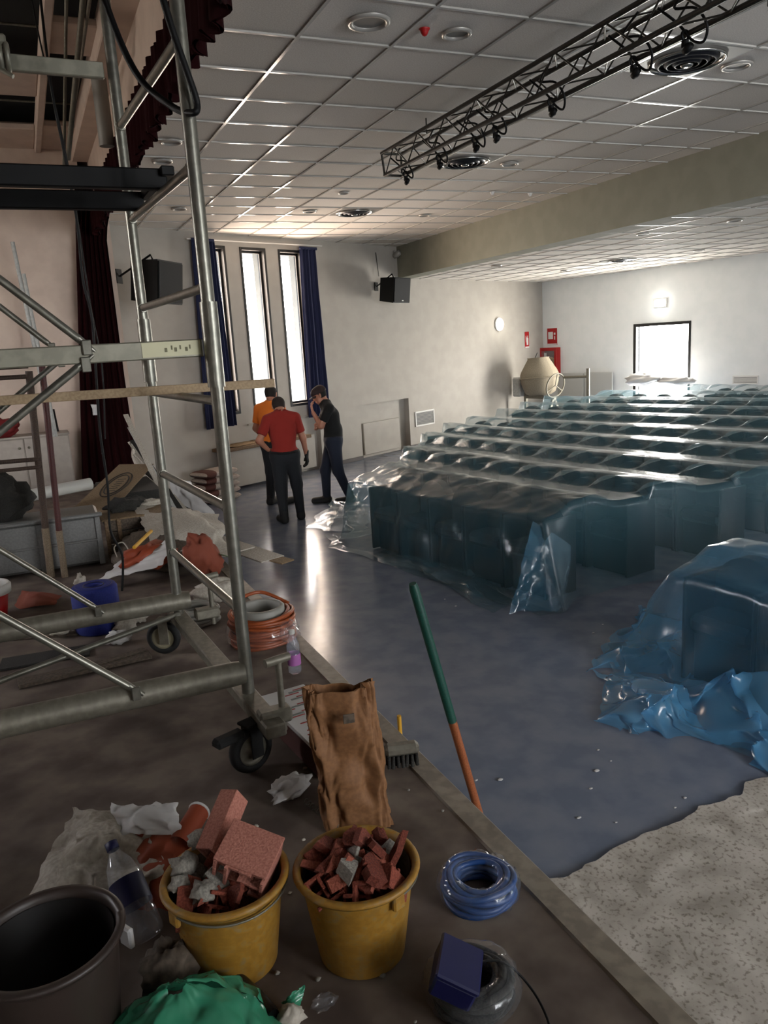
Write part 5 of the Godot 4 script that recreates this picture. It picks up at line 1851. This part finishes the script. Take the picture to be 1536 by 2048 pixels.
func wrap_shape(r0: float, r1: float, h: float, seed_at: float) -> SurfaceTool:
	var st := S()
	var f := func(u: float, v: float) -> Vector3:
		var a := TAU * u
		var b := TAU * v
		var c := (r0 + r1) * .5
		var w := (r1 - r0) * .5 + .006
		var k := 1.0 + .10 * (1.0 - absf(noise.get_noise_2d(cos(a) * 160.0 + seed_at * 40.0 + cos(b) * 50.0, sin(a) * 160.0 + sin(b) * 60.0)) * 4.0)
		return Vector3((c + w * cos(b) * k) * cos(a), maxf(.003, h * .5 + h * .56 * sin(b) * k), -(c + w * cos(b) * k) * sin(a))
	grid(st, f, 72, 20)
	return st

func midground() -> void:
	var st: SurfaceTool
	# copper coloured conduit coil and the grey one behind it
	var c := thing("pipe_coil", "large coil of orange-brown conduit on the stage edge beside the scaffold", "pipe coil", Vector3(.955, SY, -3.87))
	put("pipe", coil(S(), .165, .0105, 8, 2, .006), M.copper, c)
	st = S()
	lathe(st, Transform3D(), [Vector2(.095, .0), Vector2(.122, .0), Vector2(.125, .178), Vector2(.118, .186), Vector2(.102, .186), Vector2(.098, .178)], 36, true)
	put("core_ring", st, M.grey_pipe, c)
	st = S()
	tube(st, curve([Vector3(-.15, .17, .06), Vector3(-.10, .20, -.10), Vector3(.05, .205, -.17), Vector3(.17, .15, -.06)], 6), .010, 8)
	put("loose_end", st, M.copper, c)
	put("wrapping", wrap_shape(.13, .185, .10, 4.0), M.wrap, c)
	c = thing("pipe_coil", "coil of grey pipe lying behind the scaffold post and the orange-brown coil", "pipe coil", Vector3(.70, SY, -4.35))
	put("pipe", coil(S(), .12, .012, 4, 3, .006), M.grey_pipe, c)
	# water bottle standing by the coil
	var b := thing("water_bottle", "small clear water bottle with a pink label standing on the stage edge by the coil", "bottle", Vector3(.965, SY, -3.36))
	st = S()
	lathe(st, Transform3D(), [Vector2(0, .004), Vector2(.024, .0), Vector2(.031, .01), Vector2(.031, .03), Vector2(.028, .036), Vector2(.031, .042), Vector2(.031, .10), Vector2(.028, .106), Vector2(.031, .112), Vector2(.030, .14), Vector2(.018, .175), Vector2(.012, .188), Vector2(.012, .20)], 24)
	put("body", st, M.pet, b)
	st = S()
	lathe(st, Transform3D(), [Vector2(.0316, .044), Vector2(.0316, .098)], 24)
	put("label_band", st, M.label_pink, b)
	st = S()
	lathe(st, Transform3D(), [Vector2(.0135, .194), Vector2(.0145, .197), Vector2(.0145, .212), Vector2(0, .213)], 16)
	put("cap", st, M.white_plastic, b)
	st = S()
	lump(st, Vector3(1.04, SY + .09, -3.66), Vector3(.09, .11, .09), .5, .03, 3.0, 20, 14)
	tag(put("clear_film", st, M.wrap), "crumpled clear film hanging off the orange-brown coil above the bottle", "film")
	# blue foam roll
	c = thing("foam_roll", "roll of dark blue sheeting standing on the stage behind the scaffold beam", "roll", Vector3(.185, SY, -4.55))
	st = S()
	lathe(st, Transform3D(), [Vector2(.028, .002), Vector2(.118, .0), Vector2(.128, .012), Vector2(.126, .245), Vector2(.116, .262), Vector2(.075, .268), Vector2(.036, .258), Vector2(.028, .24)], 40, true)
	put("sheet", st, M.blue_roll, c)
	st = S()
	for k in 3: torus(st, Transform3D(Basis(), Vector3(0, .2645 - .001 * k, 0)), .055 + k * .022, .003, 36, 6)
	put("winding_edge", st, M.blue_plastic, c)
	# red tub
	c = thing("tub", "red plastic tub with a white rim at the left edge of the photo", "tub", Vector3(-.40, SY, -5.15))
	st = S()
	lathe(st, Transform3D(), [Vector2(0, 0), Vector2(.09, 0), Vector2(.10, .01), Vector2(.125, .155), Vector2(.115, .155), Vector2(.09, .02), Vector2(0, .015)], 36)
	put("body", st, M.red_plastic, c)
	st = S()
	lathe(st, Transform3D(), [Vector2(.122, .15), Vector2(.142, .155), Vector2(.146, .20), Vector2(.135, .215), Vector2(.128, .20), Vector2(.118, .155)], 36, true)
	put("rim", st, M.white_plastic, c)
	# orange card beside it
	st = sheet_between([Vector3(-0.259, 0.760, -5.261), Vector3(-0.029, 0.765, -5.122), Vector3(0.009, 0.800, -5.229), Vector3(-0.225, 0.800, -5.490)], .012, 1.0, 3.0, .03, 16)
	tag(put("orange_card", st, M.orange_dust), "piece of orange-brown card on the stage between the red tub and the blue roll", "card")
	# loose boards on the stage
	for k in 4:
		var q: Array = [[Vector3(-0.237, 0.762, -3.928), Vector3(0.383, 0.762, -3.963), .10], [Vector3(-0.322, 0.757, -4.259), Vector3(0.110, 0.757, -4.216), .16], [Vector3(-0.048, 0.768, -3.902), Vector3(0.367, 0.768, -4.019), .05], [Vector3(-0.332, 0.757, -4.715), Vector3(0.082, 0.757, -4.562), .12]][k]
		st = S()
		bar(st, q[0], q[1], q[2], [.018, .012, .018, .012][k], .002)
		tag(put("board", st, [M.wood_dirty, M.rag, M.wood_dirty, M.wood_dirty][k]), ["dusty wooden board lying under the scaffold braces", "flat dark board on the stage floor left of the blue roll", "narrow dusty lath lying on the wooden board", "short dark board on the stage floor behind the braces"][k], "board")
	for k in 5:
		st = S()
		var p: Vector3 = [Vector3(0.315, 0.790, -4.418), Vector3(0.256, 0.785, -4.247), Vector3(-0.025, 0.790, -4.549), Vector3(0.143, 0.800, -5.453), Vector3(0.397, 0.780, -4.540)][k]
		lump(st, p, [Vector3(.11, .08, .09), Vector3(.13, .07, .06), Vector3(.12, .05, .07), Vector3(.07, .10, .05), Vector3(.10, .06, .06)][k], .6, .035, k * 2.0, 18, 12)
		tag(put("crumpled_paper", st, M.paper if k != 1 else M.paper_white), ["crumpled pale paper right behind the blue roll", "crumpled white paper against the foot of the blue roll", "crumpled paper on the stage left of the blue roll", "white paper scrap standing above the blue roll", "crumpled paper beside the far castor"][k], "paper")
	# long white paper strip, orange sacks, sheet heap
	st = sheet_between([Vector3(0.248, 0.800, -5.379), Vector3(0.656, 0.920, -5.086), Vector3(0.778, 1.020, -5.456), Vector3(0.398, 0.860, -5.525)], .012, .8, 2.0, .02, 24)
	tag(put("paper_strip", st, M.paper_white), "long white sheet of paper lying across the heap left of the scaffold post", "paper")
	st = S()
	lump(st, Vector3(.90, SY + .20, -5.06), Vector3(.21, .30, .17), .35, .02, 8.0, 28, 20, Basis(Vector3(0, 0, 1), .5))
	tag(put("orange_sack", st, M.orange_dust), "dusty orange sack lying between the two scaffold posts", "sack")
	st = S()
	lump(st, Vector3(.62, SY + .16, -5.45), Vector3(.42, .17, .24), .4, .02, 4.0, 28, 18, Basis(Vector3.UP, .6))
	tag(put("orange_sack", st, M.orange), "crumpled orange net sack lying left of the far scaffold post", "sack")
	st = S()
	tube(st, curve([Vector3(0.403, 0.920, -5.494), Vector3(0.403, 0.950, -5.682), Vector3(0.466, 0.970, -5.711), Vector3(0.479, 0.950, -5.462), Vector3(0.439, 0.900, -5.402), Vector3(0.514, 0.930, -5.446)], 6), .005, 6)
	tag(put("sack_string", st, M.paper), "pale string looped at the end of the crumpled orange net sack", "string")
	st = S(false)
	box(st, Vector3(1.00, SY + .20, -5.02), Vector3(.03, .005, .28), .001, Basis(Vector3.UP, .35) * Basis(Vector3(0, 0, 1), -.6))
	tag(put("green_strip", st, mat(Color(.50, .62, .48), .6)), "pale green strip beside the dusty orange sack", "strip")
	st = S()
	lump(st, Vector3(.90, SY + .05, -4.72), Vector3(.30, .14, .22), .45, .03, 6.0, 24, 14)
	tag(put("white_bag", st, M.paper), "off-white bag under the dusty orange sack", "bag")
	# the pile the sheets lie on
	st = S()
	lump(st, Vector3(.74, SY + .10, -5.9), Vector3(.62, .26, 1.0), .4, .02, 2.0, 30, 18)
	tag(put("rubble_heap", st, M.wood_dirty), "heap of dusty rubble on the stage under the cream sheet", "heap")
	st = sheet_between([Vector3(.60, SY + .20, -5.55), Vector3(1.16, SY + .10, -5.25), Vector3(1.27, SY + .20, -6.35), Vector3(.70, SY + .34, -6.6)], .018, .7, 5.0, .07, 30, false)
	tag(put("cream_sheet", st, M.paper), "cream coloured sheet spread over the rubble between the scaffold posts", "sheet")
	for k in 3:
		st = S()
		var q: Array = [[Vector3(1.02, SY + .10, -6.35), Vector3(1.42, SY + .04, -5.25), .20], [Vector3(1.08, SY + .075, -6.0), Vector3(1.50, SY + .03, -5.15), .12], [Vector3(1.0, SY + .13, -6.2), Vector3(1.28, SY + .09, -5.45), .16]][k]
		bar(st, q[0], q[1], q[2], .010, .002)
		tag(put("board_offcut", st, [M.paper, M.card, M.paper][k]), ["wide cream board sticking out over the stage edge behind the scaffold", "narrow brown-edged board sticking out furthest over the stage edge", "short cream board lying on the wide cream board"][k], "board")
	# leaning strips of edging
	for k in 7:
		var f := k / 6.0
		st = S()
		var top := Vector3(.885 + .012 * k, 1.68 - .13 * k, -8.45 + .05 * k)
		var low := Vector3(1.06 + .055 * k, SY + .02, -7.2 + .03 * k)
		bar(st, top, low, .035 if k % 2 else .05, .012, .001)
		tag(put("edging_strip", st, [M.paper, M.panel_grey, M.rag, M.paper, M.rag, M.paper_white, M.rag][k]), ["longest pale edging strip leaning against the dark red curtain", "grey edging strip leaning second from the left by the curtain", "dark edging strip third in the leaning bundle", "pale edging strip in the middle of the leaning bundle", "dark edging strip fifth in the leaning bundle", "white edging strip near the right of the leaning bundle", "short dark edging strip rightmost of the leaning bundle"][k], "strip")
	st = sheet_between([Vector3(.95, SY + .02, -8.3), Vector3(1.10, SY + .02, -8.0), Vector3(1.0, SY + .58, -8.7), Vector3(.92, SY + .62, -8.75)], .01, .6, 1.0, .03, 16, false)
	tag(put("plastic_sheet", st, M.paper), "pale sheet hanging behind the leaning strips at the foot of the curtain", "sheet")
	st = sheet_between([Vector3(1.14, SY + .03, -7.3), Vector3(1.42, SY + .0, -7.0), Vector3(1.30, SY + .30, -7.55), Vector3(1.12, SY + .34, -7.7)], .006, .6, 6.0, .02, 14, false)
	tag(put("leaning_sheet", st, M.paper_white), "white panel leaning behind the right end of the strips", "panel")
	# cardboard with an oval drawing
	var cb := thing("cardboard", "large cardboard sheet with a dark oval print leaning below the dark red curtain", "cardboard", Vector3(.62, SY + .38, -7.4))
	var cbx := Basis(Vector3(.52, .10, -.85).normalized(), Vector3(-.35, .90, -.1).normalized(), Vector3.ZERO)
	var cx := Vector3(.36, .10, -.93).normalized()
	var cz := Vector3(.80, -.05, .36).normalized()
	cz = (cz - cx * cx.dot(cz)).normalized()
	var cy := cz.cross(cx)
	cb.basis = Basis(cx, cy, cz)
	st = S(false)
	box(st, Vector3.ZERO, Vector3(1.5, .006, .34), .001)
	put("board", st, M.card, cb)
	st = S()
	for k in 2:
		var pts := []
		for i in 33:
			var a := TAU * i / 32.0
			pts.append(Vector3((.40 - k * .08) * cos(a), .004, (.10 - k * .025) * sin(a)))
		tube(st, pts, .006, 4, false)
	for k in 6: bar(st, Vector3(-.22 + k * .075, .004, -.03), Vector3(-.19 + k * .075, .004, .035), .012, .002, 0)
	put("oval_print", st, M.rag, cb)
	st = S(false)
	box(st, Vector3(.72, SY + .17, -7.55), Vector3(.50, .34, .9), .01)
	tag(put("dark_box", st, M.rag), "dark box under the cardboard with the oval print", "box")
	# galvanised trough
	var tr := thing("mortar_trough", "grey metal mortar trough with ribbed sides behind the rusty trestle", "trough", Vector3(-.30, SY, -6.30), -.02)
	st = S(false)
	box(st, Vector3(0, .2, 0), Vector3(1.32, .36, .5), .02)
	put("body", st, M.zinc, tr)
	st = S(false)
	box(st, Vector3(0, .385, .245), Vector3(1.36, .03, .04), .008)
	box(st, Vector3(0, .20, .255), Vector3(1.30, .018, .02), .006)
	put("rim", st, M.zinc, tr)
	for k in 4:
		st = S(false)
		box(st, Vector3(-.56 + k * .40, .19, .255), Vector3(.04, .36, .018), .006)
		put("rib", st, M.zinc, tr)
	tr = thing("wooden_crate", "dusty pale wooden crate right of the metal trough", "crate", Vector3(.64, SY, -6.42), .03)
	for k in 3:
		st = S(false)
		box(st, Vector3(0, .055 + k * .098, .20), Vector3(.50, .09, .018), .003)
		put("slat", st, M.wood_dirty, tr)
	for s in [-.24, -.15, .24]:
		st = S(false)
		box(st, Vector3(s, .15, .215), Vector3(.03, .30, .02), .003)
		put("post", st, M.wood, tr)
	st = S(false)
	box(st, Vector3(0, .295, -.06), Vector3(.54, .014, .54), .003)
	put("top_board", st, M.card, tr)
	for k in 3:
		st = S()
		lump(st, [Vector3(.56, SY + .345, -6.5), Vector3(.66, SY + .34, -6.6), Vector3(.79, SY + .33, -6.55)][k], [Vector3(.24, .10, .2), Vector3(.2, .09, .16), Vector3(.2, .05, .14)][k], .6, .03, k * 3.0, 20, 12)
		tag(put("rag", st, [M.rag, M.rag, M.paper][k]), ["dark rag heaped on the left of the wooden crate", "dark rag in the middle of the wooden crate", "pale rag on the right of the wooden crate"][k], "rag")
	st = S()
	tube(st, [Vector3(0.482, 1.060, -5.115), Vector3(0.633, 1.090, -5.397)], .012, 8)
	tag(put("yellow_tool", st, M.yellow), "yellow tool handle lying on the crate above the orange net sack", "tool")
	# white roll along the trough, dark bag
	st = S()
	tube(st, [Vector3(-.30, SY + .46, -6.75), Vector3(.38, SY + .47, -7.05)], .05, 14)
	tag(put("white_roll", st, M.white_plastic), "white plastic roll lying behind the metal trough before the cabinet", "roll")
	st = S()
	lump(st, Vector3(-.32, SY + .52, -6.35), Vector3(.46, .34, .3), .4, .02, 3.0, 28, 20)
	tag(put("dark_bag", st, M.rag), "dark bag heaped on the left end of the metal trough", "bag")
	# cabinet by the stage wall
	var cab := thing("cabinet", "low white two-door cabinet against the stage wall behind the trestle", "cabinet", Vector3(-.12, SY, -10.02))
	st = S(false)
	box(st, Vector3(0, .34, -.05), Vector3(.98, .66, .38), .004)
	put("carcass", st, M.cabinet, cab)
	for s in [-1.0, 1.0]:
		st = S(false)
		box(st, Vector3(s * .244, .345, .148), Vector3(.474, .63, .018), .003)
		var dr := put("door", st, M.cabinet, cab)
		st = S()
		lump(st, Vector3(s * .05, .56, .168), Vector3(.03, .03, .03), 0, 1, 0, 10, 8)
		put("knob", st, M.steel_dull, dr)
	st = S(false)
	box(st, Vector3(0, .68, -.04), Vector3(1.0, .02, .41), .003)
	put("top", st, M.cabinet, cab)
	st = S()
	lump(st, Vector3(-.42, SY + .80, -9.98), Vector3(.56, .26, .32), .3, .02, 9.0, 26, 18)
	tag(put("red_bag", st, mat(Color(.42, .05, .06), .7)), "dark red bag lying on the white cabinet", "bag")
	# poles leaning on the stage wall and a short dark bar
	for k in 2:
		st = S()
		var q: Array = [[Vector3(.20, SY + .67, -9.72), Vector3(.085, 3.57, -9.95)], [Vector3(.23, SY + .66, -9.78), Vector3(.15, 3.24, -10.05)]][k]
		tube(st, q, .022, 10)
		tag(put("pole", st, M.panel_grey), ["tall thin grey pole leaning on the stage wall, the longer of two", "tall thin grey pole leaning on the stage wall, the shorter of two"][k], "pole")
	st = S()
	tube(st, [Vector3(.27, SY + .67, -10.1), Vector3(.255, SY + .95, -10.2)], .012, 8)
	tag(put("dark_bar", st, M.black), "short dark bar standing on the cabinet against the stage wall", "bar")
	# hanging cables
	st = S()
	tube(st, curve([Vector3(.40, 4.9, -5.2), Vector3(.37, 3.9, -5.2), Vector3(.39, 3.45, -5.2), Vector3(.41, 3.09, -5.2), Vector3(.40, 2.72, -5.2), Vector3(.42, 2.46, -5.2), Vector3(.38, 1.85, -5.2), Vector3(.38, 1.47, -5.2), Vector3(.36, 1.18, -5.2), Vector3(.41, 1.0, -5.2), Vector3(.38, .765, -5.2)], 6), .0075, 8)
	tag(put("hanging_cable", st, M.black), "black cable hanging from the stage roof down to the blue roll", "cable")
	st = S()
	tube(st, curve([Vector3(.33, 4.9, -5.4), Vector3(.345, 4.2, -5.35), Vector3(.395, 3.6, -5.3), Vector3(.42, 3.2, -5.3), Vector3(.43, 2.6, -5.3), Vector3(.45, 2.2, -5.3), Vector3(.41, 1.75, -5.3)], 6), .005, 8)
	tag(put("hanging_cable", st, M.black), "thinner black cable hanging beside the long one from the stage roof", "cable")
	for k in 3:
		st = S()
		var q: Array = [[Vector3(.60, 4.6, -6.0), Vector3(.52, 3.75, -7.2)], [Vector3(.70, 4.6, -5.8), Vector3(.55, 3.8, -7.0)], [Vector3(.72, 4.52, -5.6), Vector3(.66, 4.15, -8.4)]][k]
		tube(st, q, [.012, .02, .012][k], 8)
		tag(put("stage_pole", st, M.steel_dull), ["thin metal pole hanging slantwise under the stage roof", "thick metal pole hanging slantwise under the stage roof", "thin metal pole along the stage roof beside the valance"][k], "pole")
	st = sheet_between([Vector3(.68, 1.60, -10.02), Vector3(.74, 1.60, -10.02), Vector3(.75, 1.72, -10.02), Vector3(.67, 1.73, -10.02)], .008, 3.0, 2.0, .01, 8)
	tag(put("paper_tag", st, M.paper_white), "small white paper tag pinned to the dark red curtain", "tag")
	# white stub of a pipe lamp under the roof by the valance
	st = S()
	tube(st, [Vector3(.88, 3.95, -7.2), Vector3(.88, 4.46, -7.2)], .06, 14)
	tag(put("roof_post", st, M.plate), "short white post under the stage roof beside the valance", "post")

func hall_things() -> void:
	var st: SurfaceTool
	# cement bags
	var names := ["bottom cement bag of the stack below the windows", "second cement bag from the bottom of the stack below the windows", "third cement bag from the bottom of the stack below the windows", "fourth cement bag from the bottom of the stack below the windows", "topmost cement bag of the stack below the windows"]
	for k in 5:
		var b := thing("cement_bag", names[k], "cement bag", WW * Vector3(-.28 + .02 * sin(k * 3.0), .055 + k * .098, .62), .43 + .08 * sin(k * 2.0), "stack of cement bags")
		st = S()
		var f := func(u: float, v: float) -> Vector3:
			var a := TAU * u
			var t := (v - .5) * 2.0
			var e := pow(maxf(0.0, 1.0 - pow(absf(t), 6.0)), .5)
			var c := signf(cos(a)) * pow(absf(cos(a)), .6)
			var s := signf(sin(a)) * pow(absf(sin(a)), .7)
			return Vector3(t * .33, s * .056 * e + .006 * nz(Vector3(t, u, k), 1.2), -c * .21 * (.9 + .1 * e))
		grid(st, f, 28, 20)
		put("sack", st, M.bag_cement, b)
		st = S()
		grid(st, func(u, v):
			var p: Vector3 = f.call(u, clampf(lerpf(.03, .30, v) + .03 * sin(TAU * u), .01, 1.0))
			return p * Vector3(1.004, 1.05, 1.01), 28, 6)
		put("printed_band", st, M.bag_brown, b)
	# wall bench with a plank top below the windows
	var t := thing("wall_bench", "white boarded bench with a dusty wooden top under the tall windows", "bench", WW * Vector3(1.15, 0, .12))
	t.basis = WW.basis
	st = S(false)
	box(st, Vector3(-.40, .35, .06), Vector3(.74, .60, .03), .004)
	put("front_board", st, M.white_wall, t)
	st = S(false)
	box(st, Vector3(.42, .42, .06), Vector3(.88, .46, .03), .004)
	put("front_board", st, M.white_wall, t)
	st = S(false)
	box(st, Vector3(.10, .12, .08), Vector3(.20, .24, .03), .004)
	put("foot_board", st, M.white_wall, t)
	st = S(false)
	box(st, Vector3(.0, .69, -.02), Vector3(1.95, .055, .42), .006)
	put("wooden_top", st, M.wood, t)
	st = sheet_between([Vector3(-.8, .73, .12), Vector3(.1, .725, .12), Vector3(.1, .73, -.18), Vector3(-.8, .74, -.18)], .012, .9, 3.0, .02, 18)
	put("dust_cloth", st, M.card, t)
	for s in [-.88, .80]:
		st = S(false)
		box(st, Vector3(s, .33, .0), Vector3(.05, .66, .05), .004)
		put("leg", st, M.black, t)
	st = S(false)
	slab(st, WW, Vector3(.95, 1.005, -.10), Vector3(2.66, 1.03, .03), .004)
	struct("windowsill", st, M.white_wall)
	# dust sheet on the hall floor
	st = S()
	var sh := func(u: float, v: float) -> Vector3:
		var edge := Vector3(1.62, 0, -2.36).lerp(Vector3(4.6, 0, -2.62), u)
		var near := Vector3(1.22, 0, -.2).lerp(Vector3(4.6, 0, .3), u)
		var p := edge.lerp(near, v)
		if v < .06 or u < .04: p += Vector3(.05 * noise.get_noise_2d(v * 600.0, 4.0), 0, .07 * noise.get_noise_2d(u * 900.0, 7.0))
		var r := (1.0 - absf(noise.get_noise_2d(p.x * 170.0, p.z * 170.0)) * 3.2)
		return p + Vector3(0, .006 + .010 * maxf(0.0, r) + .010 * exp(-v * 30.0) * (1.0 + noise.get_noise_2d(u * 900.0, 1.0)), 0)
	grid(st, sh, 110, 80)
	tag(put("dust_sheet", st, M.dust), "dirty white dust sheet spread on the hall floor at the bottom right of the photo", "dust sheet")
	# white sacks on the back rows, grey film on the corner rows
	for k in 2:
		st = S()
		lump(st, [Vector3(12.35, 1.10, -13.6), Vector3(12.5, 1.08, -12.75)][k], [Vector3(.5, .28, .9), Vector3(.45, .18, .9)][k], .35, .02, 3.0 + k, 24, 16)
		tag(put("white_sack", st, M.paper_white), ["bulky white sack lying on the back row before the door", "flat white sack lying on the back row right under the bright door"][k], "sack")
	# small bits on the floor
	rng.seed = 9
	for k in 16:
		var p: Vector3 = [Vector3(2.326, 0.004, -2.869), Vector3(2.524, 0.004, -3.031), Vector3(3.914, 0.004, -5.572), Vector3(3.751, 0.004, -4.504), Vector3(1.876, 0.004, -3.238), Vector3(2.530, 0.004, -2.505), Vector3(2.157, 0.004, -2.625), Vector3(2.981, 0.004, -5.721)][k % 8] + Vector3(rng.randf_range(-.12, .12), 0, rng.randf_range(-.12, .12))
		st = S()
		lump(st, p, Vector3(.022, .006, .014) * rng.randf_range(.6, 1.5), .4, .05, k, 8, 5)
		tag(put("plaster_bit", st, M.paper_white), "small white plaster bit on the grey hall floor", "plaster bit", "plaster bits on the hall floor")

func _ready() -> void:
	rng.seed = 7
	noise.seed = 5
	noise.frequency = .01
	noise.fractal_octaves = 3
	camera_and_light()
	materials()
	materials_two()
	setting()
	scaffold()
	trestle()
	curtains()
	truss()
	ceiling_fittings()
	wall_fittings()
	mixer()
	seats()
	people()
	clutter_materials()
	foreground()
	midground()
	hall_things()
